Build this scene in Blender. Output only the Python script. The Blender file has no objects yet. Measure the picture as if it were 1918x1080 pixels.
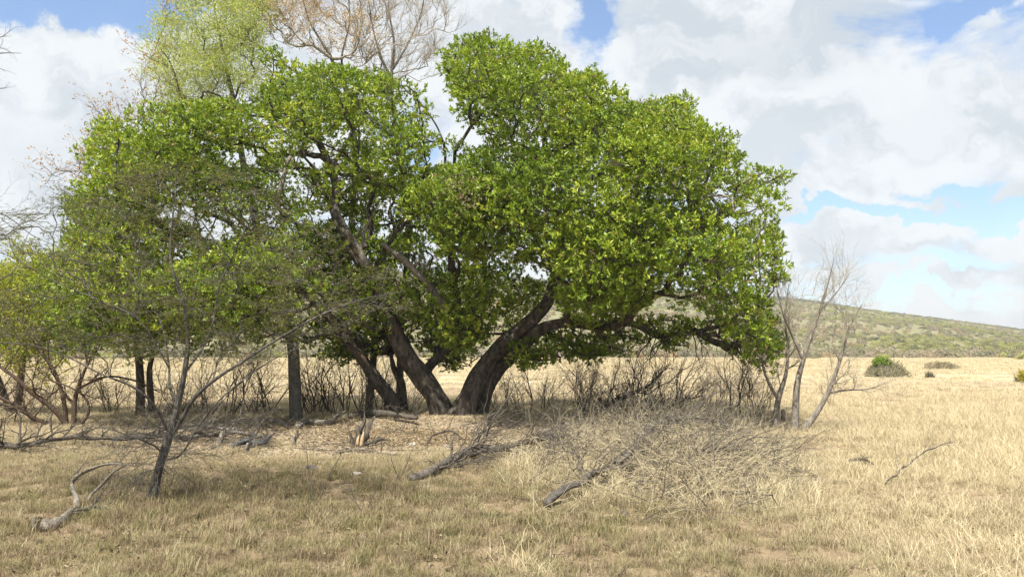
import bpy, math, random
import numpy as np
from mathutils import Vector, noise as mnoise

SC = bpy.context.scene
COL = SC.collection
R = math.radians
random.seed(7)
rng = np.random.default_rng(7)

# ------------------------------------------------------------------ camera
F = 1505.0
HOR = 660.0
H = 1.9
TH = math.atan((HOR - 540.0) / F)
cam_d = bpy.data.cameras.new('camera')
cam_d.sensor_width = 36
cam_d.lens = 36 * F / 1918
cam_d.clip_end = 9000
cam_d.clip_start = 0.1
cam = bpy.data.objects.new('camera', cam_d)
COL.objects.link(cam)
cam.location = (0, 0, H)
cam.rotation_euler = (math.pi / 2 + TH, 0, 0)
SC.camera = cam
SC.view_settings.view_transform = 'Standard'
SC.view_settings.look = 'None'
SC.view_settings.gamma = 1
SC.view_settings.exposure = 0.92
SC.view_settings.use_curve_mapping = False
SC.cycles.max_bounces = 6
SC.cycles.diffuse_bounces = 3
SC.cycles.transparent_max_bounces = 8

# ------------------------------------------------------------------ sun + sky
SUN = Vector((-0.22, -0.46, 0.86)).normalized()
sd = bpy.data.lights.new('sun', 'SUN')
sd.energy = 5.0
sd.angle = R(0.55)
sd.color = (1.0, 0.95, 0.86)
so = bpy.data.objects.new('sun', sd)
COL.objects.link(so)
so.rotation_euler = SUN.to_track_quat('Z', 'Y').to_euler()
so.location = (-20, -20, 40)


class NT:
    """tiny helper to write node trees"""
    def __init__(s, tree):
        s.t = tree
        s.n = tree.nodes
        s.l = tree.links

    def node(s, typ, **kw):
        n = s.n.new(typ)
        for k, v in kw.items():
            setattr(n, k, v)
        return n

    def put(s, sock, v):
        if hasattr(v, 'is_output') or isinstance(v, bpy.types.NodeSocket):
            s.l.new(v, sock)
        else:
            if isinstance(v, (tuple, list)) and len(v) == 3 and sock.type == 'RGBA':
                v = (*v, 1)
            sock.default_value = v

    def math(s, op, a, b=0.0, c=None, clamp=False):
        n = s.node('ShaderNodeMath', operation=op, use_clamp=clamp)
        s.put(n.inputs[0], a)
        s.put(n.inputs[1], b)
        if c is not None:
            s.put(n.inputs[2], c)
        return n.outputs[0]

    def vec(s, op, a, b=(0, 0, 0)):
        n = s.node('ShaderNodeVectorMath', operation=op)
        s.put(n.inputs[0], a)
        if op == 'SCALE':
            s.put(n.inputs[3], b)
        else:
            s.put(n.inputs[1], b)
        return n.outputs['Value'] if op in ('LENGTH', 'DOT_PRODUCT', 'DISTANCE') else n.outputs[0]

    def noise(s, v, scale=1.0, detail=4, rough=0.55, dist=0.0, dim='3D'):
        n = s.node('ShaderNodeTexNoise', noise_dimensions=dim)
        s.put(n.inputs['Vector'], v)
        s.put(n.inputs['Scale'], scale)
        s.put(n.inputs['Detail'], detail)
        s.put(n.inputs['Roughness'], rough)
        s.put(n.inputs['Distortion'], dist)
        return n.outputs['Fac'], n.outputs['Color']

    def ramp(s, v, a, b, lo=0.0, hi=1.0, smooth=True):
        n = s.node('ShaderNodeMapRange')
        n.interpolation_type = 'SMOOTHSTEP' if smooth else 'LINEAR'
        s.put(n.inputs['Value'], v)
        s.put(n.inputs['From Min'], a)
        s.put(n.inputs['From Max'], b)
        s.put(n.inputs['To Min'], lo)
        s.put(n.inputs['To Max'], hi)
        return n.outputs[0]

    def mix(s, f, a, b, mode='MIX'):
        n = s.node('ShaderNodeMix', data_type='RGBA', blend_type=mode)
        s.put(n.inputs[0], f)
        s.put(n.inputs[6], a)
        s.put(n.inputs[7], b)
        return n.outputs[2]


def px_azel(px, py):
    x = (px - 959) / F
    v = (540 - py) / F
    d = Vector((x, math.cos(TH) - v * math.sin(TH), math.sin(TH) + v * math.cos(TH))).normalized()
    return math.degrees(math.atan2(d.x, d.y)), math.degrees(math.asin(d.z))


world = bpy.data.worlds.new('World')
SC.world = world
world.use_nodes = True
wt = NT(world.node_tree)
wt.n.clear()
wout = wt.node('ShaderNodeOutputWorld')
bg = wt.node('ShaderNodeBackground')
SKY = 0.11
bg.inputs['Strength'].default_value = SKY
wt.l.new(bg.outputs[0], wout.inputs[0])
sky = wt.node('ShaderNodeTexSky', sky_type='NISHITA')
sky.sun_disc = False
sky.sun_elevation = math.asin(SUN.z)
sky.sun_rotation = math.atan2(SUN.x, SUN.y)
sky.air_density = 1.0
sky.dust_density = 1.0
sky.ozone_density = 1.2
tc = wt.node('ShaderNodeTexCoord')
gen = tc.outputs['Generated']
sep = wt.node('ShaderNodeSeparateXYZ')
wt.l.new(gen, sep.inputs[0])
gx, gy, gz = sep.outputs
az = wt.math('MULTIPLY', wt.math('ARCTAN2', gx, gy), 57.29578)
el = wt.math('MULTIPLY', wt.math('ARCSINE', gz), 57.29578)
zc = wt.math('ADD', wt.math('MAXIMUM', gz, 0.0), 0.10)
comb = wt.node('ShaderNodeCombineXYZ')
wt.put(comb.inputs[0], wt.math('DIVIDE', gx, zc))
wt.put(comb.inputs[1], wt.math('DIVIDE', gy, zc))
plan = comb.outputs[0]
ae = wt.node('ShaderNodeCombineXYZ')
wt.put(ae.inputs[0], az)
wt.put(ae.inputs[1], el)
_, wc = wt.noise(ae.outputs[0], 0.16, 5, 0.6)
warp = wt.vec('SCALE', wt.vec('SUBTRACT', wc, (0.5, 0.5, 0.5)), 10.0)
aew = wt.vec('ADD', ae.outputs[0], warp)
n1, _ = wt.noise(wt.vec('MULTIPLY', ae.outputs[0], (0.55, 1.0, 0)), 0.17, 8, 0.6, 0.3)
n0, _ = wt.noise(plan, 0.9, 6, 0.55, 0.2)


def blobs(base, items, coords):
    acc = base
    for px, py, rx, ry, amp in items:
        a, e = px_azel(px, py)
        k = 0.0368
        v = wt.vec('MULTIPLY', wt.vec('SUBTRACT', coords, (a, e, 0)), (1 / (rx * k), 1 / (ry * k), 0))
        d = wt.vec('LENGTH', v)
        acc = wt.math('ADD', acc, wt.ramp(d, 1.0, 0.0, 0.0, amp))
    return acc


cov = wt.math('ADD', wt.math('MULTIPLY', n1, 0.6), wt.math('MULTIPLY', n0, 0.4))
cov = wt.math('ADD', cov, 0.13)
cov = blobs(cov, [
    (100, -50, 420, 75, -0.40), (1105, 40, 105, 120, -0.23), (930, 95, 110, 40, -0.10), (1800, 42, 85, 30, -0.20),
    (1640, 405, 330, 36, -0.36), (1880, 415, 130, 40, -0.30), (1780, 345, 120, 30, -0.24),
    (1500, 400, 60, 26, -0.15), (780, 250, 120, 90, -0.14),
    (1760, 560, 420, 34, -0.17), (1640, 505, 180, 26, -0.13), (1860, 500, 120, 26, -0.10),
    (400, 5, 90, 30, 0.15), (150, 130, 330, 90, 0.15), (1400, 150, 400, 190, 0.16),
    (1620, 445, 240, 30, 0.26), (1500, 470, 120, 40, 0.1), (1900, 460, 120, 24, 0.18), (1790, 532, 60, 20, 0.16),
    (1740, 588, 140, 12, 0.22), (1900, 605, 120, 12, 0.22), (1600, 570, 90, 12, 0.2),
], aew)
cm = wt.ramp(cov, 0.46, 0.60)
shn, _ = wt.noise(wt.vec('MULTIPLY', aew, (0.5, 1.0, 0)), 0.26, 9, 0.58)
shade = wt.ramp(shn, 0.38, 0.58, 0.75, -0.10)
shade = blobs(shade, [(1440, 90, 320, 110, 0.75), (1250, 30, 200, 80, 0.3), (110, 260, 300, 120, 0.55), (1720, 210, 330, 90, 0.3),
                      (1750, 520, 300, 60, 0.25), (60, 400, 260, 70, 0.35), (1700, 480, 300, 20, 0.3)], aew)
shade = wt.math('MAXIMUM', wt.math('MINIMUM', shade, 1.0), 0.0)
ccol = wt.mix(shade, tuple(c / SKY for c in (0.497, 0.512, 0.515)), tuple(c / SKY for c in (0.352, 0.384, 0.408)))
skyb = wt.mix(1.0, sky.outputs[0], (0.84, 0.94, 1.04), 'MULTIPLY')
thin = wt.math('MAXIMUM', wt.math('MULTIPLY', cm, 0.93), wt.ramp(el, 12, 0, 0.04, 0.30))
fin = wt.mix(thin, skyb, ccol)
wt.put(bg.inputs['Color'], fin)


# ------------------------------------------------------------------ helpers
def P(px, py, Y):
    x = (px - 959) / F
    v = (540 - py) / F
    dy = math.cos(TH) - v * math.sin(TH)
    dz = math.sin(TH) + v * math.cos(TH)
    t = Y / dy
    return np.array([x * t, Y, H + t * dz])


def Pv(px, py, Y):
    x = (px - 959) / F
    v = (540 - py) / F
    dy = math.cos(TH) - v * math.sin(TH)
    dz = math.sin(TH) + v * math.cos(TH)
    t = Y / dy
    return np.stack([x * t, Y * np.ones_like(x), H + t * dz], -1)


def vnoise(x, y, seed=0):
    """smooth value noise on numpy arrays"""
    xi = np.floor(x).astype(np.int64)
    yi = np.floor(y).astype(np.int64)
    xf = x - xi
    yf = y - yi
    def h(a, b):
        n = (a * 374761393 + b * 668265263 + seed * 1442695041) & 0x7fffffff
        n = ((n ^ (n >> 13)) * 1274126177) & 0x7fffffff
        return ((n ^ (n >> 16)) & 0xffff) / 65535.0
    u = xf * xf * (3 - 2 * xf)
    v = yf * yf * (3 - 2 * yf)
    return (h(xi, yi) * (1 - u) + h(xi + 1, yi) * u) * (1 - v) + (h(xi, yi + 1) * (1 - u) + h(xi + 1, yi + 1) * u) * v


def gh(x, y):
    """ground height"""
    x = np.asarray(x, float)
    y = np.asarray(y, float)
    fade = np.clip((y + 10) / 20, 0, 1) * np.clip(1 - (y - 60) / 200, 0, 1)
    z = (vnoise(x * 0.25, y * 0.25, 1) - .5) * 0.16 + (vnoise(x * 0.9, y * 0.9, 2) - .5) * 0.07 + (vnoise(x * 3, y * 3, 3) - .5) * 0.03
    z = z * fade
    z = z + 0.16 * np.exp(-(((x + 1.6) / 3.6) ** 2 + ((y - 23) / 2.0) ** 2))
    return z


def G(px, py, dz=0.0):
    """ground point below a pixel"""
    v = (540 - py) / F
    dy = math.cos(TH) - v * math.sin(TH)
    dzr = math.sin(TH) + v * math.cos(TH)
    t = -H / dzr
    p = np.array([(px - 959) / F * t, t * dy, 0])
    for _ in range(3):
        z = float(gh(p[0], p[1]))
        t = (z - H) / dzr
        p = np.array([(px - 959) / F * t, t * dy, z])
    p[2] += dz
    return p


def YG(py):
    return float(G(959, py)[1])


def tag(o, label=None, cat=None, group=None, kind=None):
    if label: o['label'] = label
    if cat: o['category'] = cat
    if group: o['group'] = group
    if kind: o['kind'] = kind
    return o


def empty(name, base, label, cat, group=None):
    o = bpy.data.objects.new(name, None)
    o.empty_display_size = 0.3
    COL.objects.link(o)
    o.location = tuple(float(c) for c in base)
    return tag(o, label, cat, group)


def mesh_obj(name, V, tris, mat, parent=None, origin=(0, 0, 0), col=None, smooth=False, quads=None):
    me = bpy.data.meshes.new(name)
    V = np.asarray(V, np.float32) - np.asarray(origin, np.float32)
    nt = len(tris) if tris is not None else 0
    nq = len(quads) if quads is not None else 0
    me.vertices.add(len(V))
    me.vertices.foreach_set('co', V.ravel())
    loops = []
    if nt: loops.append(np.asarray(tris, np.int32).ravel())
    if nq: loops.append(np.asarray(quads, np.int32).ravel())
    loops = np.concatenate(loops)
    me.loops.add(len(loops))
    me.loops.foreach_set('vertex_index', loops)
    me.polygons.add(nt + nq)
    starts = np.concatenate([np.arange(nt) * 3, nt * 3 + np.arange(nq) * 4]).astype(np.int32)
    me.polygons.foreach_set('loop_start', starts)
    me.polygons.foreach_set('use_smooth', np.full(nt + nq, smooth))
    me.update(calc_edges=True)
    if col is not None:
        a = me.color_attributes.new('col', 'FLOAT_COLOR', 'POINT')
        c = np.ones((len(V), 4), np.float32)
        c[:, :3] = col
        a.data.foreach_set('color', c.ravel())
    me.materials.append(mat)
    o = bpy.data.objects.new(name, me)
    COL.objects.link(o)
    if parent is not None:
        o.parent = parent
    else:
        o.location = tuple(float(c) for c in origin)
    return o


def catmull(pts, step):
    pts = np.asarray(pts, float)
    if len(pts) < 3:
        n = max(2, int(np.linalg.norm(pts[-1][:3] - pts[0][:3]) / step) + 1)
        t = np.linspace(0, 1, n)[:, None]
        return pts[0] * (1 - t) + pts[-1] * t
    Q = np.vstack([2 * pts[0] - pts[1], pts, 2 * pts[-1] - pts[-2]])
    out = []
    for i in range(1, len(Q) - 2):
        p0, p1, p2, p3 = Q[i - 1], Q[i], Q[i + 1], Q[i + 2]
        n = max(1, int(np.linalg.norm((p2 - p1)[:3]) / step))
        t = (np.arange(n) / n)[:, None]
        out.append(0.5 * ((2 * p1) + (-p0 + p2) * t + (2 * p0 - 5 * p1 + 4 * p2 - p3) * t ** 2 + (-p0 + 3 * p1 - 3 * p2 + p3) * t ** 3))
    out.append(pts[-1:])
    return np.vstack(out)


class Tubes:
    def __init__(s):
        s.V = []
        s.Q = []
        s.T = []
        s.n = 0

    def add(s, pts, rad, sides=5, flute=0.0, seed=0.0, cap=True):
        pts = np.asarray(pts, float)
        k = len(pts)
        if k < 2:
            return
        rad = np.broadcast_to(np.asarray(rad, float), (k,))
        tan = np.gradient(pts, axis=0)
        tan /= np.linalg.norm(tan, axis=1)[:, None] + 1e-9
        m = tan.mean(0)
        ref = np.array([0.0, 0, 1]) if abs(m[2]) < 0.75 * np.linalg.norm(m) + 1e-9 else np.array([0.35, -1.0, 0.1])
        a = np.cross(tan, ref)
        a /= np.linalg.norm(a, axis=1)[:, None] + 1e-9
        b = np.cross(a, tan)
        th = np.arange(sides) * 2 * math.pi / sides
        rr = rad[:, None] * np.ones(sides)[None]
        if flute:
            sa = np.linspace(0, k * 0.13, k)[:, None]
            tt = th[None]
            rr = rr * (1 + flute * (0.5 * np.sin(3 * tt + sa * 1.1 + seed) + 0.35 * np.sin(5 * tt - sa * 1.7 + seed * 2) + 0.25 * np.sin(8 * tt + sa * 2.3)
                                    + 0.6 * (vnoise(tt * 3.2 + seed, sa * 2.2 + 0 * tt, int(seed * 10)) - .5)))
        V = pts[:, None] + rr[..., None] * (np.cos(th)[None, :, None] * a[:, None] + np.sin(th)[None, :, None] * b[:, None])
        s.V.append(V.reshape(-1, 3))
        i = np.arange(k - 1)[:, None] * sides
        j = np.arange(sides)[None]
        j2 = (j + 1) % sides
        q = np.stack([i + j, i + j2, i + sides + j2, i + sides + j], -1).reshape(-1, 4) + s.n
        s.Q.append(q)
        s.n += k * sides
        if cap and rad[-1] > 0.012:
            s.V.append(pts[-1:] + tan[-1:] * rad[-1] * 0.3)
            base = s.n - sides
            jj = np.arange(sides)
            s.T.append(np.stack([base + jj, base + (jj + 1) % sides, np.full(sides, s.n)], -1))
            s.n += 1
        if cap and rad[0] > 0.02:
            s.V.append(pts[:1] - tan[:1] * rad[0] * 0.2)
            base = s.n - k * sides - (1 if rad[-1] > 0.012 else 0)
            jj = np.arange(sides)
            s.T.append(np.stack([base + (jj + 1) % sides, base + jj, np.full(sides, s.n)], -1))
            s.n += 1

    def build(s, name, mat, parent=None, origin=(0, 0, 0), smooth=True):
        return mesh_obj(name, np.vstack(s.V), np.vstack(s.T) if s.T else None, mat, parent, origin, None, smooth, np.vstack(s.Q))


def rnd(n):
    v = rng.normal(size=(n, 3))
    return v / (np.linalg.norm(v, axis=1)[:, None] + 1e-9)


def unit(v):
    return v / (np.linalg.norm(v, axis=-1, keepdims=True) + 1e-9)


def leaf_mesh(name, C, D, N, L, W, colr, mat, parent=None, origin=(0, 0, 0), fold=0.25):
    """folded diamond leaves: C base points, D directions, N face normals"""
    n = len(C)
    D = unit(D)
    S = unit(np.cross(D, N))
    N = unit(np.cross(S, D))
    L = np.broadcast_to(L, (n,))[:, None]
    W = np.broadcast_to(W, (n,))[:, None]
    mid = C + D * L * 0.52
    V = np.stack([C, mid + S * W * .5 + N * W * fold, C + D * L - N * L * 0.08, mid - S * W * .5 + N * W * fold], 1).reshape(-1, 3)
    i = np.arange(n)[:, None] * 4
    T = np.concatenate([i + [0, 1, 2], i + [0, 2, 3]], 0)
    c = np.repeat(np.asarray(colr, np.float32), 4, axis=0)
    return mesh_obj(name, V, T, mat, parent, origin, c)


# ------------------------------------------------------------------ materials
def new_mat(name):
    m = bpy.data.materials.new(name)
    m.use_nodes = True
    t = NT(m.node_tree)
    bs = t.n['Principled BSDF']
    return m, t, bs


def leaf_mat(name, transl=0.35, rough=0.45, spec=0.4, gain=1.0):
    m, t, bs = new_mat(name)
    a = t.node('ShaderNodeAttribute', attribute_name='col')
    c = a.outputs['Color']
    t.put(bs.inputs['Base Color'], c)
    bs.inputs['Roughness'].default_value = rough
    bs.inputs['Specular IOR Level'].default_value = spec
    tr = t.node('ShaderNodeBsdfTranslucent')
    t.put(tr.inputs['Color'], t.mix(1.0, c, (1.35 * gain, 1.3 * gain, 0.6 * gain), 'MULTIPLY'))
    mx = t.node('ShaderNodeMixShader')
    mx.inputs[0].default_value = transl
    t.l.new(bs.outputs[0], mx.inputs[1])
    t.l.new(tr.outputs[0], mx.inputs[2])
    t.l.new(mx.outputs[0], t.n['Material Output'].inputs[0])
    return m


def bark_mat(name, c1, c2, c3=None, scale=6.0, bump=0.6, stretch=(1, 1, 0.25), patch=0.0):
    m, t, bs = new_mat(name)
    tcn = t.node('ShaderNodeNewGeometry')
    pos = tcn.outputs['Position']
    v = t.vec('MULTIPLY', pos, stretch)
    f, _ = t.noise(v, scale, 6, 0.65, 0.4)
    f2, _ = t.noise(v, scale * 5, 4, 0.6)
    col = t.mix(t.ramp(f, 0.35, 0.65), c1, c2)
    col = t.mix(t.ramp(f2, 0.45, 0.7, 0, 0.7), col, tuple(x * 0.4 for x in c1))
    if c3 is not None:
        f3, _ = t.noise(pos, 1.3, 4, 0.6)
        col = t.mix(t.ramp(f3, 0.62 - patch, 0.72 - patch, 0, 0.85), col, c3)
    t.put(bs.inputs['Base Color'], col)
    bs.inputs['Roughness'].default_value = 0.9
    bs.inputs['Specular IOR Level'].default_value = 0.15
    b = t.node('ShaderNodeBump')
    b.inputs['Strength'].default_value = bump
    b.inputs['Distance'].default_value = 0.04
    t.put(b.inputs['Height'], t.math('ADD', f, t.math('MULTIPLY', f2, 0.5)))
    t.l.new(b.outputs[0], bs.inputs['Normal'])
    return m


M = {}
M['bark'] = bark_mat('dark_bark', (0.045, 0.038, 0.031), (0.15, 0.13, 0.107), (0.135, 0.088, 0.057), 9, 1.0, (1, 1, 0.45), 0.0)
M['twig'] = bark_mat('twig_bark', (0.07, 0.06, 0.05), (0.14, 0.122, 0.10), None, 20, 0.2)
M['darktwig'] = bark_mat('dark_twig_bark', (0.055, 0.044, 0.036), (0.12, 0.10, 0.082), None, 20, 0.2)
M['redtwig'] = bark_mat('reddish_twig_bark', (0.07, 0.045, 0.032), (0.13, 0.095, 0.07), None, 15, 0.2)
M['greytrunk'] = bark_mat('grey_trunk_bark', (0.08, 0.075, 0.065), (0.16, 0.148, 0.13), (0.15, 0.12, 0.085), 9, 0.5, (1, 1, 0.8))
M['dead'] = bark_mat('bleached_deadwood', (0.17, 0.15, 0.125), (0.36, 0.325, 0.275), None, 14, 1.0, (1, 1, 1))
M['paletwig'] = bark_mat('pale_twig_bark', (0.28, 0.245, 0.20), (0.44, 0.39, 0.32), None, 15, 0.2)
M['greydead'] = bark_mat('grey_deadwood', (0.085, 0.075, 0.064), (0.22, 0.195, 0.165), (.26, .235, .19), 14, 1.0, (1, 1, 1))
M['acacia'] = bark_mat('acacia_bark', (0.065, 0.06, 0.054), (0.16, 0.148, 0.13), None, 12, 0.5)
M['strawstem'] = bark_mat('straw_stems', (0.42, 0.35, 0.22), (0.60, 0.52, 0.35), None, 20, 0.1)
M['barebark'] = bark_mat('pale_grey_bark', (0.15, 0.13, 0.11), (0.29, 0.26, 0.22), None, 12, 0.6)
M['char'] = bark_mat('dark_deadwood', (0.05, 0.05, 0.052), (0.12, 0.12, 0.125), None, 9, 0.5, (1, 1, 1))
M['splitwood'] = bark_mat('split_wood', (0.42, 0.29, 0.17), (0.55, 0.42, 0.27), None, 14, 0.4, (1, 1, 0.3))
M['leaf'] = leaf_mat('evergreen_leaf', 0.24, 0.42, 0.45)
M['softleaf'] = leaf_mat('soft_leaf', 0.4, 0.6, 0.25)
M['dryleaf'] = leaf_mat('dry_leaf', 0.25, 0.8, 0.1)

# stone
m, t, bs = new_mat('pale_stone')
f, _ = t.noise(t.node('ShaderNodeNewGeometry').outputs['Position'], 18, 5)
t.put(bs.inputs['Base Color'], t.mix(f, (0.22, 0.2, 0.18), (0.42, 0.4, 0.36)))
bs.inputs['Roughness'].default_value = 0.9
M['stone'] = m


def grass_mat(name, mode):
    m, t, bs = new_mat(name)
    g = t.node('ShaderNodeNewGeometry')
    pos = g.outputs['Position']
    s = t.node('ShaderNodeSeparateXYZ')
    t.l.new(pos, s.inputs[0])
    oi = t.node('ShaderNodeObjectInfo')
    a = t.node('ShaderNodeAttribute', attribute_name='col')
    sa = t.node('ShaderNodeSeparateColor')
    t.l.new(a.outputs['Color'], sa.inputs[0])
    pr = sa.outputs[0]   # per blade random
    flat = t.vec('MULTIPLY', pos, (1, 1, 0))
    n1, _ = t.noise(flat, 0.35, 4, 0.6)
    n2, _ = t.noise(flat, 2.2, 5, 0.7)
    straw = t.mix(pr, (0.46, 0.38, 0.225), (0.70, 0.615, 0.42))
    brown = t.mix(pr, (0.14, 0.105, 0.065), (0.35, 0.275, 0.17))
    green = t.mix(pr, (0.14, 0.13, 0.06), (0.32, 0.285, 0.14))
    if mode == 'tall':
        col = t.mix(t.ramp(n2, 0.5, 0.7, 0, 0.5), straw, brown)
    else:
        # towards the left: shorter, greener, browner sward, plus dim foreground shade painted into colour
        side = t.math('ADD', s.outputs[0], t.math('MULTIPLY', t.math('SUBTRACT', n1, 0.5), 8.0))
        wst = t.ramp(side, 0.5, 7.0)
        far = t.ramp(s.outputs[1], 11, 20)
        wst = t.math('MAXIMUM', wst, far)
        mixed = t.mix(t.ramp(n2, 0.42, 0.58), brown, green)
        mixed = t.mix(t.ramp(oi.outputs['Random'], 0.70, 0.97, 0, 0.55), mixed, straw)
        right = t.mix(t.ramp(oi.outputs['Random'], 0.6, 0.9, 0, 0.6), straw, brown)
        right = t.mix(t.ramp(n2, 0.55, 0.75, 0, 0.35), right, green)
        col = t.mix(wst, mixed, right)
    t.put(bs.inputs['Base Color'], col)
    bs.inputs['Roughness'].default_value = 0.75
    bs.inputs['Specular IOR Level'].default_value = 0.15
    tr = t.node('ShaderNodeBsdfTranslucent')
    t.put(tr.inputs['Color'], col)
    mx = t.node('ShaderNodeMixShader')
    mx.inputs[0].default_value = 0.25
    t.l.new(bs.outputs[0], mx.inputs[1])
    t.l.new(tr.outputs[0], mx.inputs[2])
    t.l.new(mx.outputs[0], t.n['Material Output'].inputs[0])
    return m


M['grass'] = grass_mat('short_grass', 'short')
M['tallgrass'] = grass_mat('tall_dry_grass', 'tall')

# ground
m, t, bs = new_mat('dry_ground')
g = t.node('ShaderNodeNewGeometry')
pos = g.outputs['Position']
s = t.node('ShaderNodeSeparateXYZ')
t.l.new(pos, s.inputs[0])
n1, _ = t.noise(pos, 0.5, 6, 0.6)
n2, _ = t.noise(pos, 6, 6, 0.7)
n3, _ = t.noise(pos, 45, 4, 0.7)
nf, _ = t.noise(t.vec('MULTIPLY', pos, (0.02, 0.16, 0)), 1.0, 6, 0.65)
soil = t.mix(t.ramp(n2, 0.3, 0.7), (0.16, 0.11, 0.07), (0.29, 0.22, 0.14))
soil = t.mix(t.ramp(n3, 0.45, 0.7, 0, 0.6), soil, (0.38, 0.31, 0.21))
# leaf-litter apron in front of the big trunks
c0 = G(760, 815)
lit = t.vec('LENGTH', t.vec('MULTIPLY', t.vec('SUBTRACT', pos, (float(c0[0]), float(c0[1]), 0)), (1 / 6.0, 1 / 4.2, 0)))
lit = t.math('ADD', lit, t.math('MULTIPLY', t.math('SUBTRACT', n1, 0.5), 1.4))
litm = t.ramp(lit, 1.3, 0.5, 0, .85)
litc = t.mix(t.ramp(n2, 0.3, 0.65), (0.22, 0.165, 0.11), (0.42, 0.355, 0.26))
soil = t.mix(litm, soil, litc)
plain = t.mix(t.ramp(nf, 0.36, 0.62), (0.50, 0.42, 0.28), (0.31, 0.25, 0.165))
plain = t.mix(t.ramp(n1, 0.5, 0.8, 0, 0.3), plain, (0.62, 0.52, 0.34))
col = t.mix(t.ramp(s.outputs[1], 22, 60), soil, plain)
t.put(bs.inputs['Base Color'], col)
bs.inputs['Roughness'].default_value = 0.95
bs.inputs['Specular IOR Level'].default_value = 0.1
b = t.node('ShaderNodeBump')
b.inputs['Strength'].default_value = 0.7
b.inputs['Distance'].default_value = 0.03
t.put(b.inputs['Height'], t.math('ADD', n2, n3))
t.l.new(b.outputs[0], bs.inputs['Normal'])
M['ground'] = m

# hill
m, t, bs = new_mat('bushy_hillside')
pos = t.node('ShaderNodeNewGeometry').outputs['Position']
n1, _ = t.noise(pos, 0.012, 6, 0.65)
n2, _ = t.noise(pos, 0.09, 5, 0.7)
col = t.mix(t.ramp(n1, 0.35, 0.65), (0.165, 0.16, 0.085), (0.225, 0.20, 0.12))
col = t.mix(t.ramp(n2, 0.45, 0.65, 0, 0.7), col, (0.17, 0.175, 0.085))
t.put(bs.inputs['Base Color'], col)
bs.inputs['Roughness'].default_value = 1
bs.inputs['Specular IOR Level'].default_value = 0
M['hill'] = m

# ------------------------------------------------------------------ ground sheet
ys = np.concatenate([np.arange(-12, 4, 1.0), np.arange(4, 40, 0.2), np.arange(40, 120, 2), np.geomspace(120, 4500, 40)])
xs = np.concatenate([-np.geomspace(25, 4500, 40)[::-1], np.arange(-24.8, 24.8, 0.25), np.geomspace(25, 4500, 40)])
X, Y = np.meshgrid(xs, ys)
Z = gh(X, Y)
V = np.stack([X, Y, Z], -1).reshape(-1, 3)
nx = len(xs)
ii = (np.arange(len(ys) - 1)[:, None] * nx + np.arange(nx - 1)[None]).ravel()
Q = np.stack([ii, ii + 1, ii + nx + 1, ii + nx], -1)
tag(mesh_obj('ground', V, None, M['ground'], quads=Q, smooth=True), kind='structure')

# ------------------------------------------------------------------ hill
RX = np.array([-2600, -1200, -500, 0, 300, 740, 1100, 1440, 1500, 1600, 1750, 1918, 2300, 2900, 4200], float)
RY = np.array([600, 520, 500, 497, 500, 512, 530, 561, 569, 581, 598, 622, 650, 668, 670], float)


def hill_pt(az, u, with_noise=True):
    """az: tan(azimuth); u 0 at the foot .. 1 at the crest"""
    px = az * F + 959
    ry = np.interp(px, RX, RY)
    slope = (HOR - ry) / F / math.cos(TH)
    base_d = 330 + 25 * np.sin(az * 5) - 20 * az
    crest = 900 + 60 * np.sin(az * 3 + 1)
    d = base_d + (crest - base_d) * u
    hcrest = H + crest * np.maximum(slope, -0.002) * 1.0
    prof = np.clip(u, 0, 1) ** 0.85
    z = (hcrest + 0.3) * prof - 0.3
    z = np.where(u > 1, hcrest - (u - 1) * 60, z)
    if with_noise:
        x = az * d
        z = z + (vnoise(x * 0.012, d * 0.012, 5) - 0.5) * 9 * np.clip(u * 2, 0, 1) * np.clip(hcrest / 40, 0, 1) * np.where(u > .93, 0.3, 1)
    return np.stack([az * d, d, z], -1)


azs = np.linspace(-2.3, 2.1, 260)
us = np.concatenate([np.linspace(-0.02, 1, 46), [1.15, 1.5, 2.2]])
A_, U_ = np.meshgrid(azs, us)
HV = hill_pt(A_.ravel(), U_.ravel())
nx = len(azs)
ii = (np.arange(len(us) - 1)[:, None] * nx + np.arange(nx - 1)[None]).ravel()
tag(mesh_obj('hill', HV, None, M['hill'], quads=np.stack([ii, ii + 1, ii + nx + 1, ii + nx], -1), smooth=True), kind='structure')


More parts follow.
